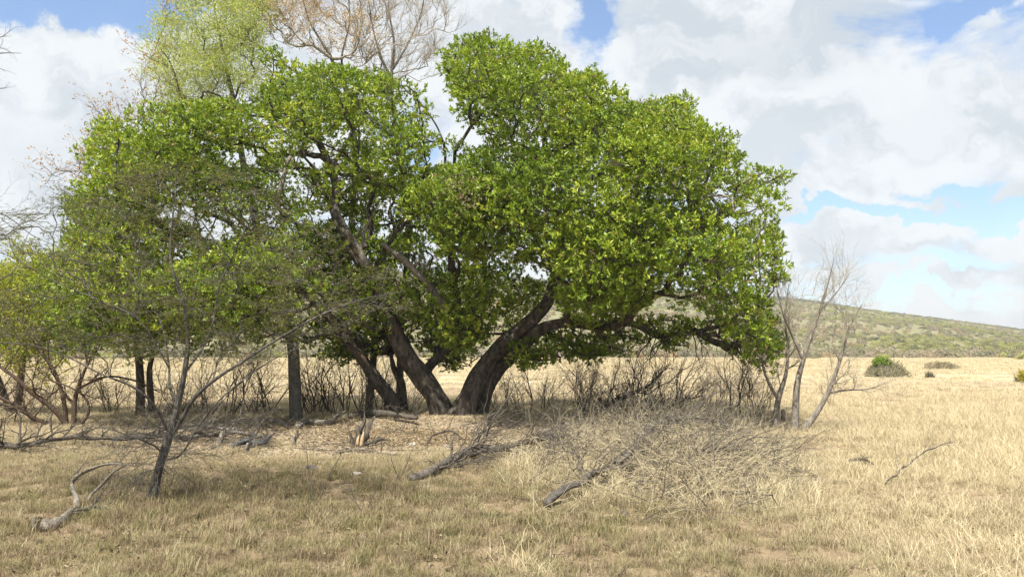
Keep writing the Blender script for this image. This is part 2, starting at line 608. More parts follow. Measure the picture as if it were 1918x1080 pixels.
# ------------------------------------------------------------------ instanced stuff through geometry nodes
def scatter(name, label, pts, rotz, scale, vi, variants, mat, tilt=None):
    """points -> instances of variant meshes; one stuff object"""
    coll = bpy.data.collections.new(name + '_source')
    for k, (V, T, c) in enumerate(variants):
        o = mesh_obj('%s_piece' % name, V, T, mat, col=c)
        COL.objects.unlink(o)
        coll.objects.link(o)
        o.name = 'source_%02d' % k
    me = bpy.data.meshes.new(name)
    n = len(pts)
    me.vertices.add(n)
    me.vertices.foreach_set('co', np.asarray(pts, np.float32).ravel())
    a = me.attributes.new('rot', 'FLOAT_VECTOR', 'POINT')
    rv = np.zeros((n, 3), np.float32)
    rv[:, 2] = rotz
    if tilt is not None:
        rv[:, :2] = tilt
    a.data.foreach_set('vector', rv.ravel())
    a = me.attributes.new('sca', 'FLOAT_VECTOR', 'POINT')
    sc_ = np.broadcast_to(np.asarray(scale, np.float32).reshape(n, -1), (n, 3)) if np.ndim(scale) > 0 else np.full((n, 3), scale)
    a.data.foreach_set('vector', np.ascontiguousarray(sc_, np.float32).ravel())
    a = me.attributes.new('vi', 'INT', 'POINT')
    a.data.foreach_set('value', np.asarray(vi, np.int32))
    o = bpy.data.objects.new(name, me)
    COL.objects.link(o)
    ng = bpy.data.node_groups.new(name + '_nodes', 'GeometryNodeTree')
    ng.interface.new_socket('Geometry', in_out='INPUT', socket_type='NodeSocketGeometry')
    ng.interface.new_socket('Geometry', in_out='OUTPUT', socket_type='NodeSocketGeometry')
    gi = ng.nodes.new('NodeGroupInput')
    go = ng.nodes.new('NodeGroupOutput')
    ci = ng.nodes.new('GeometryNodeCollectionInfo')
    ci.inputs['Collection'].default_value = coll
    ci.inputs['Separate Children'].default_value = True
    ci.inputs['Reset Children'].default_value = True
    ip = ng.nodes.new('GeometryNodeInstanceOnPoints')
    ip.inputs['Pick Instance'].default_value = True
    def attr(nm, typ):
        q = ng.nodes.new('GeometryNodeInputNamedAttribute')
        q.data_type = typ
        q.inputs['Name'].default_value = nm
        return q.outputs['Attribute']
    ng.links.new(gi.outputs[0], ip.inputs['Points'])
    ng.links.new(ci.outputs[0], ip.inputs['Instance'])
    ng.links.new(attr('vi', 'INT'), ip.inputs['Instance Index'])
    ng.links.new(attr('rot', 'FLOAT_VECTOR'), ip.inputs['Rotation'])
    ng.links.new(attr('sca', 'FLOAT_VECTOR'), ip.inputs['Scale'])
    ng.links.new(ip.outputs[0], go.inputs[0])
    md = o.modifiers.new('scatter', 'NODES')
    md.node_group = ng
    return tag(o, label, kind='stuff')


def tuft(nb, h, spread, width, lean, seg=2, droop=0.5, hvar=0.5):
    V, T, C = [], [], []
    k = 0
    for i in range(nb):
        a = rng.uniform(0, 2 * math.pi)
        r = spread * math.sqrt(rng.uniform())
        b = np.array([math.cos(a) * r, math.sin(a) * r, -0.01])
        la = rng.uniform(0, 2 * math.pi)
        l = h * rng.uniform(1 - hvar, 1)
        ln = abs(rng.normal(0, lean))
        d = np.array([math.cos(la) * ln, math.sin(la) * ln, 1.0])
        d /= np.linalg.norm(d)
        side = np.array([-math.sin(la + rng.normal(0, .6)), math.cos(la), 0.0])
        w = width * rng.uniform(0.6, 1.3)
        pts = [b]
        dd = d.copy()
        for q in range(seg):
            pts.append(pts[-1] + dd * l / seg)
            dd = dd + np.array([math.cos(la), math.sin(la), -0.6]) * droop * rng.uniform(0.4, 1.2)
            dd /= np.linalg.norm(dd)
        c = rng.uniform()
        for q in range(seg):
            ww = w * (1 - 0.25 * q / seg)
            V += [pts[q] - side * ww / 2, pts[q] + side * ww / 2]
            C += [c, c]
        V.append(pts[seg])
        C.append(c)
        for q in range(seg - 1):
            T += [(k + 2 * q, k + 2 * q + 1, k + 2 * q + 3), (k + 2 * q, k + 2 * q + 3, k + 2 * q + 2)]
        T.append((k + 2 * seg - 2, k + 2 * seg - 1, k + 2 * seg))
        k += 2 * seg + 1
    V = np.array(V)
    V[:, 2] = np.maximum(V[:, 2], -0.015)
    return V, np.array(T), np.repeat(np.array(C)[:, None], 3, 1)


def bush_variant(nl=260, r=1.0, size=0.22, colr=((0.08, 0.09, 0.04), (0.16, 0.16, 0.07)), flat=0.7):
    d = rnd(nl)
    d[:, 2] = np.abs(d[:, 2])
    lob = 0.75 + 0.35 * vnoise(d[:, 0] * 2 + 7, d[:, 1] * 2 + d[:, 2] * 2 + 3, int(rng.integers(99)))
    c = d * (r * lob * rng.uniform(0.55, 1.0, nl) ** 0.5)[:, None]
    c[:, 2] *= flat
    N = unit(d + rnd(nl) * 0.7)
    D = unit(np.cross(N, rnd(nl)))
    S = np.cross(D, N)
    L = size * rng.uniform(.5, 1.2, nl)[:, None]
    V = np.stack([c - D * L, c + S * L * .6, c + D * L, c - S * L * .6], 1).reshape(-1, 3)
    i = np.arange(nl)[:, None] * 4
    T = np.concatenate([i + [0, 1, 2], i + [0, 2, 3]], 0)
    cc = np.repeat(np.asarray(colr[0]) + (np.asarray(colr[1]) - np.asarray(colr[0])) * rng.uniform(size=(nl, 1)), 4, 0)
    return V, T, cc


# far scrub on the hill
var = []
palettes = [((0.13, 0.14, 0.06), (0.22, 0.22, 0.10)), ((0.24, 0.25, 0.08), (0.36, 0.35, 0.12)), ((0.24, 0.20, 0.15), (0.36, 0.31, 0.23)),
            ((0.17, 0.165, 0.10), (0.27, 0.25, 0.16)), ((0.28, 0.22, 0.13), (0.38, 0.29, 0.17)), ((0.075, 0.09, 0.05), (0.13, 0.14, 0.075))]
for pal in palettes:
    var.append(bush_variant(220, 1.0, 0.2, pal, 0.8))
    var.append(bush_variant(160, 1.0, 0.16, pal, 1.1))
n = 42000
azr = rng.uniform(-0.95, 0.85, n)
ur = rng.uniform(0.0, 1.0, n) ** 0.9
# everywhere, denser at the crest
crest = rng.uniform(size=n) < 0.30
ur = np.where(crest, rng.uniform(0.88, 1.02, n), ur)
hp = hill_pt(azr, ur)
cl = vnoise(hp[:, 0] * 0.02, hp[:, 1] * 0.008, 9) * 0.6 + vnoise(hp[:, 0] * 0.06, hp[:, 1] * 0.03, 10) * 0.4
keep = crest | (rng.uniform(size=n) < 0.35 + 0.9 * (cl - .3))
hp, ur, cl = hp[keep], ur[keep], cl[keep]
n = len(hp)
vi = np.where(ur > 0.86, rng.choice([0, 10, 11, 10, 11, 6], n), np.where(cl > 0.5, rng.choice([2, 3, 0, 1, 6, 2, 3], n), rng.choice([4, 5, 6, 7, 8, 9, 2, 0], n)))
low = (ur < 0.30 + 0.1 * (cl - .5)) & (hp[:, 0] / hp[:, 1] < 0.30 + 0.1 * (cl - .5))
vi = np.where(low & (rng.uniform(size=n) < .85), rng.choice([4, 5, 8, 9, 4, 5], n), vi)
scl = rng.uniform(0.8, 2.6, n) * np.where(ur > .9, 1.5, 1)
scatter('hillside_scrub', 'mixed green and grey scrub covering the far hillside', hp, rng.uniform(0, 6.28, n), scl, vi, var, M['softleaf'])
# grey thicket line along the hill foot
n = 5200
azr = rng.uniform(-0.95, 0.85, n)
dd = 322 + 25 * np.sin(azr * 5) - 20 * azr + rng.normal(0, 8, n) - rng.exponential(26, n) * (vnoise(azr * 22, azr * 0, 91) ** 1.5)
pp = np.stack([azr * dd, dd, np.zeros(n) - 0.1], -1)
scatter('scrub_belt', 'greyish leafless scrub belt along the foot of the hill', pp, rng.uniform(0, 6.28, n), rng.uniform(1.0, 3.3, n) * np.where(rng.uniform(size=n) < .15, 1.3, 1),
        rng.choice([4, 5, 6, 7, 6, 7, 4, 5, 2, 8], n), var, M['softleaf'])

# ------------------------------------------------------------------ grass
tv = [tuft(50, 0.10, 0.15, 0.004, 1.6, 2, 1.0) for _ in range(5)] + [tuft(40, 0.20, 0.10, 0.0045, 0.7, 2, 0.7) for _ in range(3)]


def view_points(n, y0, y1, power=1.0, margin=1.25):
    """random ground points inside the picture's wedge (plus a margin), density ~ 1/y^power"""
    u = rng.uniform(size=n)
    p = 2 - power
    if abs(p) < 1e-6:
        y = y0 * (y1 / y0) ** u
    else:
        y = (y0 ** p + u * (y1 ** p - y0 ** p)) ** (1 / p)
    x = rng.uniform(-1, 1, n) * (y * 959 / F * margin + 1.0)
    return x, y


def litter_zone(x, y):
    q = ((x - c0[0]) / 6.0) ** 2 + ((y - c0[1]) / 4.2) ** 2
    return np.sqrt(q) + (vnoise(x * 0.6, y * 0.6, 21) - .5) * 0.9


x, y = view_points(72000, 5.2, 30, 0.9)
lz = litter_zone(x, y)
pn = vnoise(x * 1.3, y * 1.3, 30) * .6 + vnoise(x * 4, y * 4, 31) * .4
keep = (rng.uniform(size=len(x)) < np.clip((lz - 0.75) * 2.2, 0.03, 1)) & (rng.uniform(size=len(x)) < np.clip(0.45 + (pn - 0.3) * 2.2, 0.28, 1))
x, y = x[keep], y[keep]
n = len(x)
s_ = rng.uniform(0.55, 1.25, n) * (0.8 + 0.35 * (vnoise(x * .7, y * .7, 33)))
scatter('short_grass', 'short dry olive and straw grass over the near ground', np.stack([x, y, gh(x, y)], -1), rng.uniform(0, 6.28, n), s_,
        rng.integers(0, 8, n), tv, M['grass'])

# middle and far plain
tf = [tuft(34, 0.22, 0.32, 0.012, 0.8, 2, 0.8) for _ in range(5)]
x, y = view_points(70000, 26, 300, 1.1, 1.15)
pn = vnoise(x * 0.25, y * 0.7, 40)
keep = rng.uniform(size=len(x)) < np.clip(0.3 + (pn - .3) * 2.2, 0.12, 1)
x, y = x[keep], y[keep]
n = len(x)
scatter('plain_grass', 'pale straw grass across the open plain', np.stack([x, y, gh(x, y)], -1), rng.uniform(0, 6.28, n),
        rng.uniform(0.6, 1.35, n) * np.clip(y / 60, 1, 2.6), rng.integers(0, 5, n), tf, M['grass'])

# tall grass on the right
tt = [tuft(34, 0.60, 0.20, 0.0042, 0.50, 4, 0.35, 0.6) for _ in range(4)] + [tuft(44, 0.40, 0.24, 0.004, 0.9, 3, 0.5, 0.6) for _ in range(5)]
x, y = view_points(30000, 6, 34, 0.8, 1.25)
bx = x / y
mask = np.clip((bx - 0.40 + 0.10 * (vnoise(y * .4, x * .4, 51) - .5) * 2) * 6, 0, 1) * np.clip((y - 7.5) / 5, 0.15, 1)
mask = np.maximum(mask, 0.20 * np.exp(-((bx - 0.03) / 0.035) ** 2) * (y < 9.5))           # loose stand in the near middle
mask = np.maximum(mask, 0.5 * np.clip((y - 24) / 4, 0, 1) * (bx > -0.1))
pile = ((x - 2.6) / 2.6) ** 2 + ((y - 13.6) / 3.6) ** 2
mask = np.maximum(mask, 0.9 * np.clip(1.35 - pile, 0, 1))
pn = vnoise(x * 1.1, y * 1.1, 52)
keep = rng.uniform(size=len(x)) < mask * np.clip((pn - 0.2) * 1.9, 0.1, 1)
x, y = x[keep], y[keep]
n = len(x)
scatter('tall_grass', 'tall pale straw grass standing on the right and round the brushwood', np.stack([x, y, gh(x, y)], -1), rng.uniform(0, 6.28, n),
        rng.uniform(0.5, 1.1, n), rng.integers(0, 9, n), tt, M['tallgrass'])

# leaf litter
n = 46000
x = rng.normal(c0[0], 4.6, n)
y = rng.normal(c0[1], 2.8, n)
lz = litter_zone(x, y)
keep = rng.uniform(size=n) < np.clip((1.5 - lz) * .7, 0.05, 1)
x, y = x[keep], y[keep]
n = len(x)
cpal = np.array([(0.16, 0.115, 0.07), (0.27, 0.195, 0.12), (0.36, 0.29, 0.19), (0.46, 0.39, 0.28), (0.10, 0.075, 0.05)])
cc = cpal[rng.choice(5, n, p=[.2, .25, .25, .15, .15])] * rng.uniform(.8, 1.2, (n, 1))
NN = unit(np.array([0, 0, 1.0]) + rnd(n) * 0.5)
tag(leaf_mesh('leaf_litter', np.stack([x, y, gh(x, y) + rng.uniform(0.004, 0.04, n)], -1), rnd(n) * [1, 1, .25], NN, rng.uniform(.035, .09, n), rng.uniform(.015, .035, n), cc, M['dryleaf']),
    'fallen brown and orange leaves carpeting the bare ground before the big trunks', kind='stuff')


# ------------------------------------------------------------------ tree machinery
class Skel:
    """branch graph: hand-placed stems plus limbs grown to targets"""
    def __init__(s):
        s.pos = np.zeros((0, 3)); s.dir = np.zeros((0, 3)); s.plen = np.zeros(0); s.par = np.zeros(0, int); s.w = np.zeros(0)
        s.chains = []
        s.ok = np.zeros(0, bool)

    def _push(s, pts, par, ok=True):
        n0 = len(s.pos)
        d = np.gradient(pts, axis=0)
        d = unit(d)
        L = np.concatenate([[0], np.cumsum(np.linalg.norm(np.diff(pts, axis=0), axis=1))])
        pl = s.plen[par] if par >= 0 else 0.0
        s.pos = np.vstack([s.pos, pts]); s.dir = np.vstack([s.dir, d]); s.plen = np.concatenate([s.plen, pl + L])
        s.par = np.concatenate([s.par, [par] + list(range(n0, n0 + len(pts) - 1))]).astype(int)
        s.w = np.concatenate([s.w, np.zeros(len(pts))])
        s.ok = np.concatenate([s.ok, np.full(len(pts), ok)])
        return n0

    def stem(s, pts, par=-1, attach_from=0.35):
        n0 = s._push(pts, par)
        k = int(len(pts) * attach_from)
        s.ok[n0:n0 + k] = False
        return n0

    def grow_to(s, target, lam=0.25, wob=0.12, step=0.35, sag=0.0, back=0.6):
        v = target - s.pos
        dist = np.linalg.norm(v, axis=1)
        cosa = (v * s.dir).sum(1) / (dist + 1e-6)
        cost = dist * (1 + back * (1 - cosa)) + lam * s.plen + np.where(s.ok, 0, 1e6)
        i = int(np.argmin(cost))
        p0 = s.pos[i]
        D = dist[i]
        if D < 0.05:
            return i
        n = max(3, int(D / step) + 1)
        t = np.linspace(0, 1, n + 1)[:, None]
        t0 = s.dir[i] * D * 0.7
        t1 = (target - p0) * 0.9 + np.array([0, 0, -sag * D])
        h00 = 2 * t ** 3 - 3 * t ** 2 + 1; h10 = t ** 3 - 2 * t ** 2 + t; h01 = -2 * t ** 3 + 3 * t ** 2; h11 = t ** 3 - t ** 2
        pts = h00 * p0 + h10 * t0 + h01 * target + h11 * t1
        jit = rng.normal(size=(n + 1, 3)) * wob * D / n
        jit[0] = 0; jit[-1] = 0
        pts = pts + jit
        n0 = s._push(pts[1:], i)
        s.chains.append((i, n0, n0 + n - 1))
        return n0 + n - 1

    def finish(s, tip=0.006, k=0.0125, expo=0.5):
        w = s.w.copy()
        leafs = np.ones(len(w), bool)
        leafs[s.par[s.par >= 0]] = False
        w[leafs] += 1
        for i in range(len(w) - 1, -1, -1):
            p = s.par[i]
            if p >= 0:
                w[p] += w[i]
        s.r = np.maximum(tip, k * w ** expo)
        return s.r

    def tubes(s, T, sides=lambda r: 3 if r < 0.015 else (5 if r < 0.04 else 8), flute=0.0, pick=None):
        for (i, a, b) in s.chains:
            ids = [i] + list(range(a, b + 1))
            r = s.r[ids].copy()
            r[0] = min(s.r[i], r[1] * 1.15)
            r[-1] = min(r[-1], s.r[b])
            pts = s.pos[ids]
            if pick is None or pick(r):
                T.add(pts, r, sides(r[1]), flute if r[1] > 0.04 else 0, cap=False)


def in_poly(px, py, poly):
    poly = np.asarray(poly, float)
    inside = np.zeros(len(px), bool)
    x1, y1 = poly[-1]
    for x2, y2 in poly:
        c = ((y2 > py) != (y1 > py)) & (px < (x1 - x2) * (py - y2) / (y1 - y2 + 1e-12) + x2)
        inside ^= c
        x1, y1 = x2, y2
    return inside


def poly_dist(px, py, poly):
    poly = np.asarray(poly, float)
    best = np.full(len(px), 1e9)
    a = poly[-1]
    for b in poly:
        ab = b - a
        t = np.clip(((px - a[0]) * ab[0] + (py - a[1]) * ab[1]) / (ab @ ab + 1e-9), 0, 1)
        d = np.hypot(px - (a[0] + t * ab[0]), py - (a[1] + t * ab[1]))
        best = np.minimum(best, d)
        a = b
    return best


def lobes(poly, Yc, D, n, holes=(), rmin=0.28, rmax=0.9, mind=0.75, bulge=190.0, tries=40, front=0.0, fill=0.35, cav=0.0, seed=0):
    """clump centres inside an outline given in picture pixels and a depth profile; returns world pos, radius"""
    P_ = np.asarray(poly, float)
    out = []
    cen = np.zeros((0, 3))
    mppx = Yc / F
    k = 0
    for it in range(n * tries):
        if len(out) >= n:
            break
        px = rng.uniform(P_[:, 0].min(), P_[:, 0].max())
        py = rng.uniform(P_[:, 1].min(), P_[:, 1].max())
        a = np.array([px]); b = np.array([py])
        if not in_poly(a, b, P_)[0]:
            continue
        d = poly_dist(a, b, P_)[0]
        bad = False
        for (hx, hy, hr1, hr2) in holes:
            q = math.hypot((px - hx) / hr1, (py - hy) / hr2)
            if q < 1:
                bad = True
                break
            d = min(d, (q - 1) * min(hr1, hr2) + 8)
        if bad:
            continue
        r = min(rmax, max(rmin, d * mppx * 0.95)) * rng.uniform(0.8, 1.0)
        if d * mppx < r * 0.72:
            continue
        prof = math.sqrt(max(0.0, 1 - (1 - min(d / bulge, 1)) ** 2))
        u = rng.uniform(-1, 1)
        if rng.uniform() > fill:
            u = math.copysign(rng.uniform(0.75, 1), u - front)
        if cav and u < 0.35 and d > 30 and float(vnoise(np.array([px / 85.0]), np.array([py / 70.0]), 60 + seed)[0]) < cav:
            continue
        Y = Yc + u * D * prof
        p = P(px, py, Y)
        if len(cen) and np.min(np.linalg.norm((cen - p), axis=1)) < mind * (0.45 + 0.55 * r / rmax):
            continue
        cen = np.vstack([cen, p])
        out.append((p, r))
    return out


def rosette_leaves(centers, axes, per, L, W, spread=1.1, jitter=0.05):
    """leaves fanned round twig ends"""
    n = len(centers)
    C = np.repeat(centers, per, 0)
    A = np.repeat(unit(axes), per, 0)
    q = rnd(n * per)
    side = unit(q - (q * A).sum(1)[:, None] * A)
    el_ = rng.uniform(0.15, spread, n * per)[:, None]
    D = unit(A * np.cos(el_) + side * np.sin(el_) + np.array([0, 0, -0.08]))
    C = C + A * rng.uniform(-0.5, 0.5, (n * per, 1)) * L * 0.9 + rnd(n * per) * jitter
    N = unit(A * 0.8 - side * 0.3 + rnd(n * per) * 0.45)
    l = L * rng.uniform(0.45, 1.2, n * per)
    w = W * rng.uniform(0.6, 1.2, n * per)
    return C, D, N, l, w


def evergreen_leaves(lobs, dens=135, per=8, L=0.128, W=0.054):
    C = []; A = []; cid = []
    for k, (p, r) in enumerate(lobs):
        m = int(dens * (1 if k < len(L1) + len(L2) + len(L3) else .75) * r * r / 0.64 * rng.uniform(0.85, 1.15)) + 6
        d = rnd(m)
        d[:, 2] += 0.28
        d = unit(d)
        rad = r * rng.uniform(0.35, 1.0, m) ** 0.35
        sq = np.array([1.12, 1.12, 0.86])
        lump = 0.66 + 0.62 * vnoise(d[:, 0] * 2.2 + k, d[:, 1] * 2.2 + d[:, 2] * 2.7, k)
        c = p + d * (rad * lump)[:, None] * sq
        C.append(c)
        A.append(d * 0.8 + np.array([-0.12, -0.12, 0.55]) + rnd(m) * 0.35)
        cid.append(np.full(m, k))
    C = np.vstack(C); A = np.vstack(A); cid = np.concatenate(cid)
    LC, LD, LN, l, w = rosette_leaves(C, A, per, L, W, 1.25, 0.022)
    lobe_t = rng.uniform(size=len(lobs))[np.repeat(cid, per)]
    ros_t = np.repeat(rng.uniform(size=len(C)), per)
    leaf_t = rng.uniform(size=len(LC))
    t = np.clip(0.35 * lobe_t + 0.4 * ros_t + 0.35 * leaf_t - 0.05, 0, 1)[:, None]
    g0 = np.array([0.055, 0.11, 0.016]); g1 = np.array([0.235, 0.325, 0.027]); g2 = np.array([0.50, 0.53, 0.075])
    c = np.where(t < 0.6, g0 + (g1 - g0) * t / 0.6, g1 + (g2 - g1) * (t - 0.6) / 0.4)
    brown = (rng.uniform(size=len(LC)) < 0.02)
    c[brown] = np.array([0.33, 0.22, 0.12])
    return LC, LD, LN, l, w, c, C


def pxp(lst, base_py=None):
    """[(px,py,Y)] -> points"""
    return np.array([P(a, b, c) for a, b, c in lst])


def stem_pts(lst, step=0.12):
    """[(px,py,Y,radius)] -> points, radii"""
    A = np.array([[*P(a, b, c), r] for a, b, c, r in lst])
    B = catmull(A, step)
    return B[:, :3], np.maximum(B[:, 3], 0.004)


def grow(T, p, d, L, r, lvl, tips=None, wander=0.25, nchild=4, ratio=0.62, spread=0.8, up=0.08, sides=4, seg=0.18, start=0.25, zmin=None, rend=0.45):
    n = max(3, int(L / seg))
    pts = [np.array(p, float)]
    d = unit(np.array(d, float))
    ds = [d]
    for i in range(n):
        d = unit(d + rng.normal(size=3) * wander + np.array([0, 0, up]))
        q = pts[-1] + d * L / n
        if zmin is not None and q[2] < zmin:
            q[2] = zmin
            d = unit(d * [1, 1, 0] + [0, 0, 0.05])
        pts.append(q)
        ds.append(d)
    pts = np.array(pts)
    rr = np.linspace(r, r * rend if lvl > 0 else max(r * 0.3, 0.0016), n + 1)
    T.add(pts, rr, sides if lvl > 0 else 3, cap=r > 0.01)
    if lvl == 0:
        if tips is not None:
            tips.append((pts[-1], d))
            if n > 3:
                tips.append((pts[n // 2], ds[n // 2]))
        return
    for c in range(nchild):
        f = start + (1 - start) * (c + rng.uniform(0.2, 0.9)) / nchild
        i = min(n, max(1, int(f * n)))
        q = rng.normal(size=3)
        q = unit(q - (q @ ds[i]) * ds[i])
        nd = unit(ds[i] * math.cos(spread) + q * math.sin(spread) * rng.uniform(.7, 1.1))
        grow(T, pts[i], nd, L * ratio * rng.uniform(0.7, 1.15) * (1.15 - 0.35 * f), rr[i] * 0.6, lvl - 1, tips, wander, nchild, ratio, spread, up, max(3, sides - 1), seg, start, zmin, rend)
    grow(T, pts[-1], ds[-1], L * ratio, rr[-1] * 0.9, lvl - 1, tips, wander, nchild, ratio, spread, up, max(3, sides - 1), seg, start, zmin, rend)


def tip_leaves(tips, per, L, W, pal, spreadr=0.08, name='foliage', mat=None, parent=None, origin=(0, 0, 0), prob=1.0, N=None):
    tips = [q for q in tips if rng.uniform() < prob]
    if not tips:
        return None
    C = np.array([q[0] for q in tips]); A = np.array([q[1] for q in tips])
    LC, LD, LN, l, w = rosette_leaves(C, A, per, L, W, 1.5, spreadr)
    pal = np.asarray(pal)
    c = pal[rng.integers(0, len(pal), len(LC))] * rng.uniform(.8, 1.2, (len(LC), 1))
    o = leaf_mesh(name, LC, LD, LN, l, w, c, mat or M['softleaf'], parent, origin)
    o['kind'] = 'stuff'
    return o


# ------------------------------------------------------------------ the big evergreen tree
YT = YG(783)
base = G(850, 783)
tree = empty('evergreen_tree', base, 'huge spreading evergreen tree with leaning multiple trunks in the middle of the picture', 'tree')
S = Skel()
stems = [
    # px, py, Y, radius(m)
    ('trunk', [(840, 800, 23.0, .44), (818, 755, 23.0, .40), (784, 695, 23.0, .37), (744, 628, 22.9, .34), (712, 570, 22.9, .30), (690, 510, 22.8, .27), (655, 450, 22.8, .24), (625, 395, 22.9, .20), (628, 340, 23.0, .17), (600, 270, 22.8, .13), (540, 215, 22.4, .10), (470, 200, 22, .07)]),
    ('trunk', [(748, 800, 23.6, .30), (738, 755, 23.6, .25), (700, 700, 23.5, .23), (652, 640, 23.3, .20), (610, 585, 23.1, .17), (560, 540, 22.9, .14), (480, 500, 22.5, .11), (390, 470, 22.2, .08)]),
    ('trunk', [(762, 800, 23.9, .20), (757, 750, 23.9, .17), (750, 715, 23.9, .15), (735, 690, 24.0, .11), (728, 660, 24.1, .07)]),
    ('trunk', [(856, 800, 22.7, .44), (872, 750, 22.7, .38), (900, 695, 22.7, .34), (950, 640, 22.8, .29), (1005, 590, 22.9, .26), (1035, 540, 23, .23), (1050, 480, 23.1, .19), (1040, 400, 23.1, .15), (1000, 330, 23, .12), (950, 250, 22.9, .09), (915, 170, 22.8, .06)]),
    ('trunk', [(893, 800, 23.1, .40), (905, 745, 23.1, .33), (932, 698, 23.1, .29), (975, 648, 22.9, .26), (1020, 612, 22.7, .22), (1075, 604, 22.4, .19), (1130, 612, 22.2, .16), (1180, 606, 22.0, .13), (1232, 630, 21.9, .12), (1275, 625, 21.8, .11), (1320, 618, 21.8, .09), (1380, 600, 21.8, .06)]),
    ('trunk', [(838, 795, 23.5, .26), (822, 740, 23.5, .22), (800, 690, 23.6, .19), (850, 640, 23.7, .16), (890, 570, 23.8, .14), (905, 500, 23.8, .11), (890, 420, 23.9, .08)]),
]
for i, (nm, lst) in enumerate(stems):
    pts, rad = stem_pts(lst, 0.10)
    rad = rad * (0.66 + 0.16 * np.exp(-np.arange(len(rad)) / 12))
    # slow natural wander of the axis
    k_ = np.arange(len(pts))
    pts = pts + np.stack([np.sin(k_ * .21 + i * 2) * .05, np.cos(k_ * .17 + i) * .04, 0 * k_], -1) * np.clip(k_ / 10, 0, 1)[:, None]
    T = Tubes()
    T.add(pts, rad, 22, 0.30, seed=i * 1.7 + 0.3)
    T.build('trunk', M['bark'], tree, base)
    S.stem(pts[::3], attach_from=0.30)
polyR = [(812, 96), (842, 84), (860, 70), (885, 66), (905, 44), (932, 66), (955, 60), (978, 82), (1022, 76), (1055, 100), (1068, 130), (1120, 122), (1165, 150), (1178, 184), (1236, 180), (1272, 164), (1306, 190), (1318, 232), (1368, 240), (1388, 288), (1440, 310), (1480, 322), (1480, 372), (1462, 420), (1470, 490), (1474, 530), (1440, 565), (1450, 600), (1470, 655), (1442, 690), (1400, 676), (1365, 640), (1330, 596), (1280, 590), (1240, 560), (1180, 600), (1120, 612), (1060, 595), (1030, 560), (1020, 500), (960, 520), (900, 510), (830, 495), (800, 440), (738, 395), (752, 345), (800, 300), (860, 300), (905, 270), (882, 215), (850, 195), (828, 150)]
polyL = [(475, 88), (520, 92), (560, 112), (640, 116), (700, 128), (760, 145), (806, 170), (806, 215), (795, 240), (868, 258), (890, 292), (800, 312), (756, 345), (738, 380), (700, 372), (640, 372), (600, 420), (585, 470), (610, 520), (640, 560), (600, 600), (520, 622), (420, 640), (300, 655), (200, 668), (120, 650), (70, 600), (40, 560), (75, 500), (112, 470), (128, 420), (112, 385), (150, 330), (158, 262), (195, 212), (260, 196), (330, 186), (400, 176), (468, 186), (505, 150)]
holesR = [(1010, 266, 16, 13), (1352, 370, 22, 16), (905, 455, 14, 10)]
holesL = [(590, 300, 36, 20), (400, 438, 26, 12), (640, 255, 16, 14), (330, 400, 22, 10), (470, 300, 24, 12), (600, 405, 16, 10)]
L1 = lobes(polyR, 22.0, 4.9, 420, holesR, rmax=0.85, mind=0.66, front=0.25, cav=0.42, seed=3)
L2 = lobes(polyL, 22.4, 4.6, 440, holesL, rmax=0.8, mind=0.58, front=0.25, cav=0.46, seed=5)
# bright front bough low on the right, shaded inner boughs, low hanging boughs
L3 = lobes([(1040, 470), (1120, 440), (1200, 470), (1230, 540), (1200, 600), (1130, 612), (1060, 592), (1036, 540)], 19.6, 0.9, 26, rmax=0.75, mind=0.6, bulge=70)
L3 += lobes([(800, 340), (900, 320), (990, 370), (1040, 450), (1000, 500), (900, 505), (830, 470), (770, 400)], 19.8, 0.9, 34, rmax=0.75, mind=0.6, bulge=80)
L4 = lobes([(760, 500), (860, 480), (1060, 500), (1030, 590), (960, 640), (900, 690), (850, 690), (800, 650), (750, 600)], 24.3, 1.6, 80, [(925, 640, 18, 26)], rmax=0.65, mind=0.48, bulge=60)
L4 += lobes([(600, 440), (700, 400), (780, 440), (800, 520), (790, 600), (740, 640), (660, 620), (600, 560)], 23.9, .9, 46, [(745, 520, 18, 18), (600, 415, 14, 10), (720, 440, 12, 8)], rmax=0.55, mind=0.46, bulge=50)
L4 += lobes([(770, 520), (860, 500), (940, 520), (945, 590), (900, 640), (870, 690), (830, 650), (790, 600)], 22.0, .5, 22, rmax=0.5, mind=0.42, bulge=50)
L4 += lobes([(560, 300), (700, 330), (840, 300), (840, 460), (860, 620), (830, 700), (780, 660), (700, 640), (590, 600), (560, 480)], 25.2, 1.3, 110, [(745, 520, 22, 20), (600, 412, 16, 12), (720, 440, 12, 9), (660, 470, 10, 8), (590, 300, 26, 14)], rmax=.55, rmin=.3, mind=.44, bulge=60)
L4 += lobes([(1170, 585), (1300, 590), (1380, 600), (1468, 590), (1474, 670), (1440, 700), (1390, 690), (1340, 650), (1290, 640), (1200, 640)], 22.2, 1.3, 40, [(1250, 605, 26, 10)], rmax=.45, rmin=.22, mind=.38, bulge=40)
L4 += lobes([(630, 500), (700, 470), (770, 520), (790, 590), (740, 640), (650, 620), (610, 560)], 22.1, .5, 22, [(690, 480, 14, 22)], rmax=.45, rmin=.2, mind=.36, bulge=50)
L4 += lobes([(1010, 610), (1180, 615), (1240, 640), (1150, 690), (1080, 680), (1010, 706), (960, 696)], 23.4, .9, 34, rmax=.42, rmin=.2, mind=.36, bulge=40, cav=.25, seed=4)
L4 += lobes([(560, 590), (700, 590), (760, 640), (740, 680), (650, 690), (560, 660)], 24.6, .8, 26, rmax=.45, mind=.38, bulge=50, cav=.3, seed=9)
L4 += lobes([(790, 600), (900, 600), (880, 680), (840, 705), (800, 680)], 24.8, .5, 14, rmax=.4, mind=.34, bulge=50)
